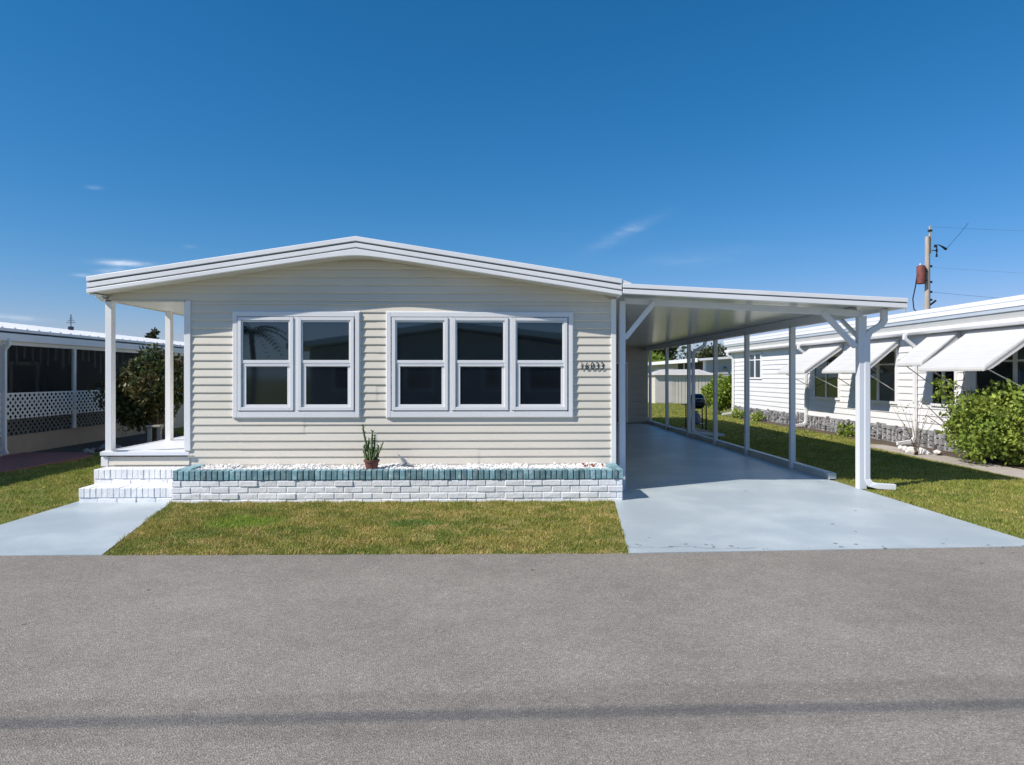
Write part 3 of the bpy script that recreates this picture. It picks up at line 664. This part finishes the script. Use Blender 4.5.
leaves(10.15, 30.2, .85, .80, .74, .90, 5200, .15, leaf_hedge, hd, clumps=26, shell=.7, seed=8, aspect=.6)
tk = MB(); branches(tk, (9.95, 30.2, 0), [(9.7, 30, 1.0), (10.2, 30.2, 1.1), (10, 30.5, 1.2)], .04); tk.build('branch', barkm, hd)
for i, (x, y, h, lab) in enumerate([(9.75, 27.2, .26, 'low green plant by the stone base under the far window'), (9.85, 19.0, .22, 'low green plant on the stone base under the second awning'), (9.8, 25.4, .22, 'small green plant in front of the stone base beside the far bush')]):
    pt = thing('low_plant', (x, y, 0), lab, 'plant', 'low plants along the stone base'); leaves(x, y, h*.7, .3, .5, h, 260, .12, leaf_bright, pt, clumps=9, seed=20+i)
    t2 = MB(); branches(t2, (x, y, 0), [(x+.1, y+.2, h), (x-.1, y-.2, h)], .01); t2.build('stem', barkm, pt)
def tree(x, y, h, cr, label, mat, seed, n=2600, conifer=False, leaf=.35, name='tree', group='trees beyond the houses'):
    t = thing(name, (x, y, 0), label, 'tree', group); tk = MB()
    tk.tube([(x, y, 0), (x+.1, y, h*.45), (x, y, h*.8)], .2, 8, rs=[.03*h, .02*h, .008*h])
    if conifer:
        for k in range(7):
            f = k/7; leaves(x, y, h*(.28+.68*f), cr*(1-f*.88), cr*(1-f*.88), h*.09, n//7, leaf, mat, t, name='crown', clumps=7, seed=seed+k)
    else:
        for _ in range(5): a = random.uniform(0, 6.28); branches(tk, (x, y, h*.4), [(x+cr*.7*math.cos(a), y+cr*.7*math.sin(a), h*random.uniform(.6, .85))], .02*h)
        leaves(x, y, h*.68, cr, cr, h*.33, n, leaf, mat, t, name='crown', clumps=18, seed=seed)
    tk.build('trunk', barkm, t, smooth=True)
tree(-19.75, 40, 4.6, 1.5, 'small conical evergreen showing above the left neighbour roof', leaf_conifer, 31, 3500, True, .22, 'conifer_tree', None)
tree(17.5, 78, 6.4, 4.0, 'broad olive-brown tree beyond the grey house behind the carport', leaf_far, 40, 3800, leaf=.5)
tree(15.6, 66, 4.0, 1.6, 'small green tree at the left above the pale shed', leaf_hedge, 41, 1500, leaf=.3)
tree(30, 95, 6.5, 4.5, 'distant tree hidden low behind the white neighbour house', leaf_far, 42, 2500, leaf=.5)
tree(-3, 90, 7, 5, 'distant tree straight behind the beige home', leaf_far, 43, 2500, leaf=.5)
# rocks
def rocks(name, n, x0, x1, ya, yb, size, zc, mat, **kw):
    return stones(name, n, (x0, x1, ya, yb), lambda x, y: zc+random.uniform(-.02, .05), size, mat, **kw)
rocks('edging_stones', 60, -9.1, -7.7, 15.2, 16.4, .09, .03, stone, kind='stuff', label='grey stones edging the soil bed under the dark bush', cat='stones')
rocks('white_rocks', 16, 9.1, 9.5, 14.2, 15.3, .11, .05, gravelm, kind='stuff', label='white rocks at the foot of the bright green bush', cat='rocks')

# ------------------------------------------------------------------ white neighbour house on the right
rn = thing('white_house', (13.8, 19, 0), 'long white clapboard mobile home with aluminium awnings on the right', 'house')
WX = 10.25; RY0, RY1 = 8.5, 29.2
w = MB(); w.box(WX, 17.6, RY0, RY1, .0, 2.95)
laps_x(w, WX, [.42+.17*k for k in range(15)], RY0, RY1, -1, .024); w.build('wall', whitesid, rn)
MB().box(WX-.03, WX-.0, RY1-.0, RY1+.03, .4, 2.9).box(WX-.035, WX+.0, RY1-.14, RY1+.0, .4, 2.9).build('corner_trim', trim, rn)
# stone base: fitted rough stones
sb = MB()
y = RY0
ico_s = stones('tmp', 1, (0, 1, 0, 1), lambda x, y: 0, .1, stone); bpy.data.objects.remove(ico_s)
while y < RY1:
    ww = random.uniform(.12, .26); z = -.02
    while z < .38:
        hh = random.uniform(.07, .15); j = random.uniform(.01, .10)
        q = [(WX-.02-j, y+.015+random.uniform(0, .04), z+.01), (WX-.02-j*.8, y+ww-.015, z+.01+random.uniform(0, .03)), (WX-.02-j*.7, y+ww-.03, z+hh-.01), (WX-.02-j, y+.03, z+hh-.01-random.uniform(0, .03))]
        bk = [(WX, a[1], a[2]) for a in q]; sb.add(q+bk, [(0, 1, 2, 3), (0, 4, 5, 1), (1, 5, 6, 2), (2, 6, 7, 3), (3, 7, 4, 0)]); z += hh
    y += ww
sb.build('stone_base', stone, rn)
rr = MB(); rr.extr([(9.98, 3.08), (10.35, 3.27), (13.9, 3.40), (17.9, 3.1), (17.9, 3.0), (10.0, 2.96)], RY0-.3, RY1+.3); rrf = rr.build('roof', M('roof_blue_shading', (.50, .57, .65), .35, .04, 1), rn)  # blue tint paints shading and sky reflection into the white roof
MB().box(9.955, 9.985, RY0-.3, RY1+.32, 3.145, 3.235).build('fascia_board', trim, rrf, bevel=.004)
MB().box(9.97, 10.0, RY0-.3, RY1+.3, 3.04, 3.13).build('fascia_board', trim, rrf, bevel=.004)
gp = [(10.02, 2.69), (9.98, 2.70), (9.955, 2.74), (9.955, 2.79), (9.96, 2.81), (10.22, 2.81), (10.22, 2.69)]
MB().extr(gp, RY0-.3, RY1+.2).build('gutter', trim, rrf)
MB().box(10.03, 10.24, RY0-.3, RY1+.1, 2.81, 3.04).build('soffit', greysid, rrf)  # grey colour paints the shade between fascia and gutter
def rdown(y, foot=.5):
    MB().rtube([(9.93, y, 2.72), (9.92, y, 2.60), (10.15, y, 2.42), (10.17, y, 2.3), (10.17, y, .22), (10.10, y, .12), (10.17-foot, y-.1, .07)], .08, .07).build('downspout', trim, rn, bevel=.008)
for y in (28.95, 22.1, 16.3): rdown(y)
def rwin(ya, yb, z0, z1, split=True):
    o = MB(); 
    X0 = WX-.06
    def ringx(y0, y1, za, zb_, wd, xa, xb): 
        o2 = MB(); o2.box(xa, xb, y0, y0+wd, za, zb_); o2.box(xa, xb, y1-wd, y1, za, zb_); o2.box(xa+.001, xb, y0+wd, y1-wd, za, za+wd); o2.box(xa+.001, xb, y0+wd, y1-wd, zb_-wd, zb_); return o2
    f = ringx(ya, yb, z0, z1, .07, X0, WX)
    m = (ya+yb)/2
    if split: f.box(X0+.002, WX, m-.05, m+.05, z0+.07, z1-.07)
    zm = z0+(z1-z0)*.72
    if yb-ya > 1.2: f.box(X0+.004, WX, ya+.07, m-.05, zm-.02, zm+.02); f.box(X0+.004, WX, m+.05, yb-.07, zm-.02, zm+.02)
    fo = f.build('window', trim, rn, bevel=.004)
    xg = X0+.025
    for a, b in (((ya+.07, m-.05), (m+.05, yb-.07)) if split else ((ya+.07, yb-.07),)):
        MB().add([(xg, a, z0+.07), (xg, b, z0+.07), (xg, b, z1-.07), (xg, a, z1-.07)], [(0, 1, 2, 3)]).build('pane', glassm, fo)
rwin(25.95, 27.2, 1.58, 2.62); rwin(20.0, 21.6, .98, 2.35); rwin(17.1, 18.8, .98, 2.4); rwin(14.85, 15.75, 1.0, 2.3); rwin(12.0, 14.3, .98, 2.4)
def awning(ya, yb, xo, zo, zt_, label):
    a = thing('awning', (WX, (ya+yb)/2, zt_), label, 'awning', 'white aluminium awnings on the white house')
    m = MB(); n = 6; prof = []
    for i in range(n):
        f0, f1 = i/n, (i+1)/n
        prof += [(WX-.03-(WX-.03-xo)*f0, zt_-(zt_-zo)*f0), (WX-.03-(WX-.03-xo)*f1, zt_-(zt_-zo)*f1+.005)]
    prof += [(xo-.05, zo-.03), (xo-.06, zo-.075)]
    n = len(prof); vs = []; fs = []
    for y in (ya, yb): vs += [(x, y, z) for x, z in prof]+[(x+.01, y, z-.03) for x, z in prof]
    for i in range(n-1): fs += [(i, i+1, 2*n+i+1, 2*n+i), (n+i, 3*n+i, 3*n+i+1, n+i+1), (i, n+i, n+i+1, i+1), (2*n+i, 2*n+i+1, 3*n+i+1, 3*n+i)]
    fs += [(0, 2*n, 3*n, n), (n-1, 2*n-1, 4*n-1, 3*n-1)]
    m.add(vs, fs); m.build('canopy', awnm, a)
    # scalloped front edge
    sc = MB(); k = int((yb-ya)/.09)
    for i in range(k):
        y0 = ya+(yb-ya)*i/k; y1 = ya+(yb-ya)*(i+1)/k; ym = (y0+y1)/2; zz = zo-.07
        sc.add([(xo-.058, y0, zz), (xo-.058, y1, zz), (xo-.058, y1, zz-.02), (xo-.058, ym, zz-.04), (xo-.058, y0, zz-.02), (xo-.045, y0, zz), (xo-.045, y1, zz), (xo-.045, y1, zz-.02), (xo-.045, ym, zz-.04), (xo-.045, y0, zz-.02)],
               [(0,1,2,3,4), (9,8,7,6,5), (2,7,8,3), (3,8,9,4)])
    sc.build('valance', awnm, a)
    for y in (ya+.02, yb-.02):
        side = MB(); t = .006*(1 if y > ya+.1 else -1)
        P = [(WX-.03, zt_), (xo-.04, zo), (xo-.05, zo-.10), (xo+.10, zo-.06), (WX-.03, zt_-.16)]
        side.extr(P, y-.006, y+.006, 'x') if False else side.add([(px_, y-.006, pz) for px_, pz in P]+[(px_, y+.006, pz) for px_, pz in P], [(0,1,2,3,4), (9,8,7,6,5)]+[(i, i+5, (i+1)%5+5, (i+1)%5) for i in range(5)])
        side.build('side_wing', awnm, a)
    for y in (ya+.12, yb-.12): MB().tube([(xo+.05, y, zo-.05), (WX-.02, y+.15, zo-.55)], .011, 6).build('arm', awnm, a)
for a in ((12.4, 14.38, 9.10, 1.90, 2.70, 'white awning nearest the camera above the bright green bush'),
          (14.72, 15.7, 9.40, 2.03, 2.72, 'small white awning just behind the nearest awning, above the downspout'),
          (17.0, 19.1, 9.30, 1.88, 2.66, 'white awning seen directly right of the carport front post'),
          (19.8, 21.7, 9.12, 1.87, 2.66, 'farthest white awning, seen left of the carport front post')): awning(*a)

# ------------------------------------------------------------------ left neighbour with the screened porch
ln = thing('neighbour_house', (-13.5, 22, 0), 'beige mobile home with dark screened porch and white lattice on the left', 'house')
EX = -10.3; LY0, LY1 = 9.4, 36
r_ = MB(); r_.extr([(EX+.12, 2.70), (-13.6, 3.16), (-18, 2.75), (-18, 2.65), (-13.6, 3.06), (EX+.12, 2.64)], LY0, LY1); lrf = r_.build('roof', roofm, ln)
rb = MB(); n = int((LY1-LY0)/.38)
for i in range(n):
    y = LY0+i*.38; rb.extr([(EX+.13, 2.70), (EX+.13, 2.725), (-13.6, 3.19), (-13.6, 3.16)], y, y+.05)
rb.build('roof_rib', roofm, lrf, kind='stuff')
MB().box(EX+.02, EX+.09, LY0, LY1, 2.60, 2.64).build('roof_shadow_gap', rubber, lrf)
MB().box(EX+.0, EX+.115, LY0, LY1, 2.44, 2.60).build('gutter', trim, lrf, bevel=.006)
MB().box(EX-.05, EX, LY0, LY1, 2.36, 2.60).build('eave_beam', trim, lrf)
ybase = LY0+1.0
bw = MB(); bw.box(EX-.12, EX-.02, 12.4, 20.6, 0, .40); bw.box(EX-.14, EX+.0, 12.4, 20.6, .40, .425); bw.build('low_wall', beigewall, ln)
for y in (10.2, 12.4, 14.55, 17.05, 20.5): MB().box(EX-.09, EX-.01, y-.04, y+.04, .0 if y < 15 else .42, 2.40).build('porch_post', trim, ln, bevel=.004)
MB().rtube([(EX+.13, 14.55, 2.48), (EX+.12, 14.55, 2.36), (EX+.04, 14.55, 2.26), (EX+.035, 14.55, 2.18), (EX+.035, 14.55, .15), (EX+.09, 14.55, .06)], .08, .06).build('downspout', trim, ln, bevel=.006)
def lattice(y0, y1, z0, z1, x, mat):
    m = MB(); p = .15; h = z1-z0; k = int((y1-y0+h)/p)+1
    for i in range(k):
        a = y0-h+i*p
        for sgn, xo in ((1, 0), (-1, .006)):
            # line from (a,z0) to (a+h,z1) clipped to the panel
            t0 = max(0, (y0-a)/h); t1 = min(1, (y1-a)/h)
            if t1-t0 < .03: continue
            P = [(a+h*t0, z0+h*t0), (a+h*t1, z0+h*t1)] if sgn > 0 else [(a+h*t0, z1-h*t0), (a+h*t1, z1-h*t1)]
            m.bar((x+xo, P[0][0], P[0][1]), (x+xo, P[1][0], P[1][1]), .040, .005, (1, 0, 0))
    m.box(x-.01, x+.012, y0, y1, z1-.01, z1+.02)
    return m.build('lattice_panel', mat, ln)
lattice(14.6, 20.5, .78, 1.32, EX-.0, trim); lattice(14.6, 20.5, .43, .78, EX-.10, greysid)  # lower panel in grey: its shade is put into the colour
lattice(10.3, 14.5, .43, 1.32, EX-.0, trim)
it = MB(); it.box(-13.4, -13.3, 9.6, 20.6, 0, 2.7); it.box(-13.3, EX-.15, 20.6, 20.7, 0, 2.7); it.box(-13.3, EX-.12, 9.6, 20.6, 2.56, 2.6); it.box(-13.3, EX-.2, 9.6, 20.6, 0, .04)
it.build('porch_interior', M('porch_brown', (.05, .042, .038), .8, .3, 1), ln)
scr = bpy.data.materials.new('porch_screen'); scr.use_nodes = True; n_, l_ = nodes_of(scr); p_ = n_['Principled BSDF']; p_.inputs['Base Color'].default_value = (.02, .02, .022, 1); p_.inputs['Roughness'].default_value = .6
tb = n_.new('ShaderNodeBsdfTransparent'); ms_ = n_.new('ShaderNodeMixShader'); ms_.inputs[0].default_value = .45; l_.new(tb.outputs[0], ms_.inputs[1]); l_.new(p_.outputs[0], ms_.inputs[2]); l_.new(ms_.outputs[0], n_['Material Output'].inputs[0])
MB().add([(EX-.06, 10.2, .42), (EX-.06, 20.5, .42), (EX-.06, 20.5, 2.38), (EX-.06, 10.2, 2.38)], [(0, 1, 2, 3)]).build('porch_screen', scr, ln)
bl = MB()
for i in range(22):
    y = 14.0+i*.27; bl.box(EX-.30, EX-.28, y, y+random.uniform(.03, .09), random.uniform(1.75, 2.1), 2.5)
bl.build('hanging_blind', M('old_blind', (.12, .11, .10), .8, .2, 3), ln, kind='stuff')
for ya in (17.2, 19.0):
    wf = MB(); wf.box(-13.29, -13.25, ya, ya+.1, .9, 2.1); wf.box(-13.29, -13.25, ya+1.1, ya+1.2, .9, 2.1); wf.box(-13.29, -13.25, ya+.1, ya+1.1, 2.0, 2.1); wf.box(-13.29, -13.25, ya+.1, ya+1.1, .9, 1.0); wf.build('inner_window', greysid, ln)

w2 = MB(); laps_x(w2, EX-.1, [.15+.22*k for k in range(11)], 20.7, LY1-.3, 1, .02); w2.box(-17.5, EX-.11, 20.7, LY1-.3, 0, 2.6); w2.build('wall', M('tan_siding', (.58, .53, .44), .6, .04, 1), ln)
for i, (y, h) in enumerate(((23.3, .22), (27.5, .2), (33.5, .25))): MB().tube([(-13, y, 3.05), (-13, y, 3.15+h)], .05, 8).build('roof_vent', trim, lrf)
an = thing('tv_antenna', (-13.2, 22.0, 3.1), 'thin dark rooftop antenna on the left neighbour roof', 'antenna')
a_ = MB(); a_.tube([(-13.2, 21.6, 3.1), (-13.2, 21.6, 3.62)], .012, 6); a_.build('mast', blackmetal, an)
a_ = MB(); [a_.tube([(-13.2-.14+.04*k, 21.6, 3.36+.06*k), (-13.2+.14-.04*k, 21.6, 3.36+.06*k)], .008, 4) for k in range(4)]; a_.box(-13.26, -13.14, 21.55, 21.65, 3.08, 3.24); a_.build('antenna_bar', blackmetal, an)
# little white garden stand, its shade put into a dull grey colour
gs = thing('garden_stand', (-8.03, 16.3, 0), 'small white two-legged garden stand with shade in its grey colour beside the dark bush', 'stand')
for x in (-8.15, -7.92): MB().box(x-.04, x+.04, 16.3, 16.36, 0, .50).build('leg', M('shaded_white', (.34, .33, .31), .8), gs)
MB().box(-8.20, -7.87, 16.24, 16.44, .50, .54).build('top', bpy.data.materials['shaded_white'], gs)

# ------------------------------------------------------------------ behind the carport: grill, shed, grey house
gr = thing('barrel_grill', (6.35, 21.2, 0), 'black barrel charcoal grill with a side shelf on the lawn beside the carport', 'grill')
gx, gy = 6.32, 21.2
m = MB(); prof = []
def halfbarrel(up):
    mb = MB(); n = 12; vs = []; fs = []; L0, L1 = gx-.27, gx+.23; k = 7; prof = [(L0, .12), (L0+.06, .2), (L0+.12, .23), (L1-.12, .23), (L1-.06, .2), (L1, .12)]
    for x, r in prof:
        for i in range(n+1):
            a = math.pi*i/n; vs.append((x, gy-math.cos(a)*r, .88+up*math.sin(a)*r*(1.15 if up > 0 else .9)))
    for j in range(len(prof)-1):
        for i in range(n): fs.append((j*(n+1)+i, j*(n+1)+i+1, (j+1)*(n+1)+i+1, (j+1)*(n+1)+i))
    fs += [tuple(range(n+1)), tuple((len(prof)-1)*(n+1)+i for i in range(n+1))]
    return mb.add(vs, fs)
halfbarrel(1).build('lid', blackmetal, gr, smooth=True); halfbarrel(-1).build('firebox', blackmetal, gr, smooth=True)
MB().box(gx-.32, gx+.36, gy-.35, gy-.2, .80, .825).build('shelf', blackmetal, gr); MB().box(gx-.46, gx-.28, gy-.2, gy+.2, .80, .825).build('side_shelf', blackmetal, gr)
for x, y in ((gx-.30, gy-.2), (gx+.22, gy-.2), (gx-.30, gy+.2), (gx+.22, gy+.2)): MB().tube([(x, y, 0), (x, y, .8)], .02, 8).build('leg', blackmetal, gr)
MB().box(gx-.3, gx+.22, gy-.2, gy+.2, .20, .215).build('lower_shelf', blackmetal, gr)
MB().tube([(gx-.12, gy-.2, 1.0), (gx-.12, gy-.27, 1.0), (gx+.1, gy-.27, 1.0), (gx+.1, gy-.2, 1.0)], .01, 6).build('handle', trim, gr)
bag = thing('gas_bottle', (gx-.02, gy, .215), 'blue-grey gas bottle on the lower shelf of the black grill', 'gas bottle')
MB().lathe([(.09, 0), (.12, .03), (.13, .08), (.13, .24), (.10, .30), (.04, .33)], (gx-.02, gy, .216), 16).build('tank', M('tank_paint', (.18, .20, .30), .4), bag, smooth=True)
MB().lathe([(.05, 0), (.05, .06), (.04, .07)], (gx-.02, gy, .54), 10).build('valve_guard', M('valve_grey', (.4, .4, .42), .5), bag)
MB().box(5.75, 6.5, 20.4, 21.9, -.01, .035).build('paving_slab', concrete, None, label='pale concrete paving slab under the grill beside the carport', cat='paving slab')

sh = thing('garden_shed', (11.8, 43.5, 0), 'pale metal garden shed with vertical ribbed walls behind the carport', 'shed')
m = MB(); x = 9.9
while x < 13.6:
    m.box(x, x+.17, 42.0, 42.06, 0, 1.78); m.box(x+.17, x+.21, 42.04, 42.07, 0, 1.78); x += .21
m.box(9.9, 13.6, 42.06, 45, 0, 1.75); m.build('wall', shedm, sh)
MB().add([(9.75, 41.8, 1.76), (13.8, 41.8, 1.76), (13.8, 45.2, 1.76), (9.75, 45.2, 1.76), (10.6, 43.2, 2.12), (13.0, 43.2, 2.12)], [(0, 1, 5, 4), (1, 2, 5), (2, 3, 4, 5), (3, 0, 4), (0, 3, 2, 1)]).build('roof', farroof, sh)
MB().box(9.9, 11.0, 41.99, 42.0, .05, 1.7).build('door', M('shed_door_paint', (.62, .58, .54), .6), sh)
gh = thing('grey_house', (17, 53, 0), 'grey sided mobile home with white roof edge beyond the garden shed', 'house')
m = MB(); m.box(14, 21, 45, 62, 0, 2.9); laps_x(m, 14, [.2+.2*k for k in range(14)], 50, 62, -1, .03); laps_y(m, 45, [.2+.2*k for k in range(14)], lambda z: 14, lambda z: 21, d=.03, seams=False)
m.build('wall', greysid, gh)
m = MB(); m.extr([(13.3, 2.85), (17.5, 3.12), (21.7, 2.85), (21.7, 2.70), (17.5, 2.97), (13.3, 2.70)], 44.6, 62.5); grf = m.build('roof', roofm, gh)
MB().box(13.25, 13.3, 44.5, 62.6, 2.62, 2.88).build('fascia_board', trim, grf)
MB().box(13.9, 13.96, 45.2, 51.6, .9, 2.62).build('screen_opening', darkscreen, gh)
for y in (45.1, 49.8): MB().box(13.86, 14.0, y-.1, y+.1, 0, 2.7).build('porch_post', trim, gh)
for ya, yb in ((53.0, 55.2), (57.0, 59.0)):
    o = MB().box(13.93, 13.96, ya, yb, 1.7, 2.3).build('window', trim, gh); MB().box(13.91, 13.925, ya+.12, yb-.12, 1.78, 2.22).build('pane', glassm, o)
lg = thing('light_fixture', (14.3, 44.9, 2.5), 'small dark wall light on the end wall of the grey house', 'light')
MB().box(15.2, 15.32, 44.82, 44.97, 2.2, 2.32).build('lamp_body', rubber, lg); MB().tube([(15.26, 44.85, 2.2), (15.3, 44.75, 2.05)], .05, 8).build('lamp_head', rubber, lg)

# ------------------------------------------------------------------ utility pole with transformer and wires
up_ = thing('utility_pole', (22.6, 34, 0), 'weathered wooden utility pole with rusty transformer above the white house roof', 'utility pole')
ux, uy = 21.86, 34.0
MB().tube([(ux, uy, 0), (ux, uy, 8.75)], .2, 12, rs=[.16, .11]).build('pole', woodpole, up_, smooth=True)
MB().box(ux+.10, ux+.19, uy-.05, uy+.05, 7.9, 9.28).build('top_extension', woodpole, up_)
t = MB().lathe([(.18, 0), (.21, .02), (.21, .85), (.19, .9), (.1, .94)], (ux-.36, uy-.05, 6.35), 16).build('transformer', rust, up_, smooth=True)
MB().lathe([(.03, 0), (.05, .05), (.03, .1), (.045, .15), (.02, .2)], (ux-.40, uy-.05, 7.18), 8).build('bushing', trim, t)
MB().box(ux-.2, ux, uy-.1, uy+.05, 6.5, 6.56).box(ux-.2, ux, uy-.1, uy+.05, 6.95, 7.0).build('bracket', rubber, t)
MB().bar((ux, uy, 8.05), (ux+.5, uy, 8.05), .04, .04).build('side_arm', rubber, up_)
m = MB()
for z in (7.72, 7.98, 8.2): m.lathe([(.03, 0), (.07, .04), (.03, .08), (.06, .12), (.02, .15)], (ux+.45+.06*math.sin(z*9), uy, z), 8)
m.box(ux+.46, ux+.50, uy-.02, uy+.02, 7.75, 8.35)
m.build('insulator', blackmetal, up_)
MB().tube([(ux+.55, uy, 8.35), (ux+.75, uy, 8.25), (ux+.95, uy, 8.12), (ux+1.0, uy, 8.1)], .04, 6, rs=[.02, .04, .07, .03]).build('switch_arm', blackmetal, up_)
m = MB()
for z in (9.0, 7.2, 5.9, 5.5, 5.0, 6.4): m.box(ux+.05, ux+.22, uy-.06, uy+.06, z, z+.10)
m.build('clamp', rubber, up_)
MB().tube([(ux+.0, uy, 5.2), (ux+.18, uy-.2, 5.4), (ux+.3, uy-.2, 5.5)], .05, 6).build('cable_box', blackmetal, up_)
m = MB(); m.tube([(ux-.5, uy, 7.0), (ux-.62, uy, 6.2), (ux-.75, uy, 5.6), (ux-.7, uy, 5.1), (ux-.45, uy, 4.8), (ux, uy, 4.9)], .028, 6); m.build('lead_wire', blackmetal, up_)
MB().tube([(ux-.55, uy+1, 0), (ux-.55, uy+1, 5.2)], .04, 6).build('riser_pipe', greysid, up_)
def wire(a, b, sag, label, r=.012, cat='power line', name='overhead_wire', group=None):
    a = Vector(a); b = Vector(b); P = []
    for i in range(25):
        t = i/24; p = a.lerp(b, t); p.z -= sag*4*t*(1-t); P.append(p)
    return MB().tube(P, r, 5).build(name, blackmetal, None, label=label, cat=cat, group=group)
wire((ux+.14, uy, 9.25), (70, 36, 10.7), .8, 'topmost thin power line running right from the pole', .004)
wire((ux+.2, uy, 7.2), (70, 36, 8.0), .9, 'middle thin power line running right from the pole', .003)
wire((ux+.2, uy, 5.95), (70, 36, 6.2), 1.1, 'lowest drooping cable running right from the pole', .006)
wire((ux+.98, uy, 8.15), (ux+2.1, uy, 9.45), .03, 'short slanting wire with a dark switch right of the pole', .010)
# street cable overhead and behind the camera: its shadow lies across the road
c1 = wire((-32, -.95, 8.4), (40, .12, 8.4), .02, 'thick black telephone cable above the road whose shadow crosses the asphalt', .018, 'cable', 'telephone_cable')

# ------------------------------------------------------------------ across the road (seen mirrored in the windows)
oh = thing('shaded_house', (-2, -13, 0), 'shaded pale house across the road mirrored in the front windows', 'house')
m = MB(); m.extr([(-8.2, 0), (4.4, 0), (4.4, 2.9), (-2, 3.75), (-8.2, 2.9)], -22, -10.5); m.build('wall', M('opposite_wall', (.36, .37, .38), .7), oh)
m = MB(); m.extr([(-8.9, 2.85), (-2, 3.8), (8.2, 2.75), (8.2, 2.98), (-2, 4.05), (-8.9, 3.08)], -22.4, -9.4); m.build('roof', roofm, oh)
for x0, x1 in ((-7.2, -5.8), (-4.0, -2.7), (-.6, .4), (1.4, 3.1)):
    o = MB().box(x0, x1, -10.48, -10.42, 1.0, 2.2).build('window', trim, oh); MB().box(x0+.13, x1-.13, -10.415, -10.40, 1.13, 2.07).build('pane', glassm, o)
for x in (5.0, 7.9): MB().box(x-.06, x+.06, -9.8, -9.68, 0, 2.8).build('carport_post', trim, oh)
pt = thing('palm_tree', (-11.5, -12.5, 0), 'palm tree across the road mirrored in the leftmost window', 'palm')
px_, py_ = -12.0, -14.0
MB().tube([(px_, py_, 0), (px_+.15, py_, 2), (px_, py_, 3.9)], .15, 8, rs=[.18, .14, .12]).build('trunk', barkm, pt)
V = []
for k in range(22):
    a = 2*math.pi*k/22+random.uniform(-.1, .1); el = random.uniform(-.1, 1.1); Lf = random.uniform(1.6, 2.1)
    for i in range(12):
        f = i/12; r0 = Lf*f*math.cos(el*(1-f*.4)); z0 = 3.95+Lf*(f*math.sin(el)-.75*f*f); c0 = Vector((px_+r0*math.cos(a), py_+r0*math.sin(a), z0))
        for sgn in (-1, 1):
            d = Vector((-math.sin(a)*sgn+math.cos(a)*.6, math.cos(a)*sgn+math.sin(a)*.6, -.5)); tip = c0+d*.45*(1-.5*f); V += [c0, c0+Vector((math.cos(a)*.1, math.sin(a)*.1, -.01)), tip]
fast_tris('frond', np.array([tuple(v) for v in V]), 3, palm_m, pt)
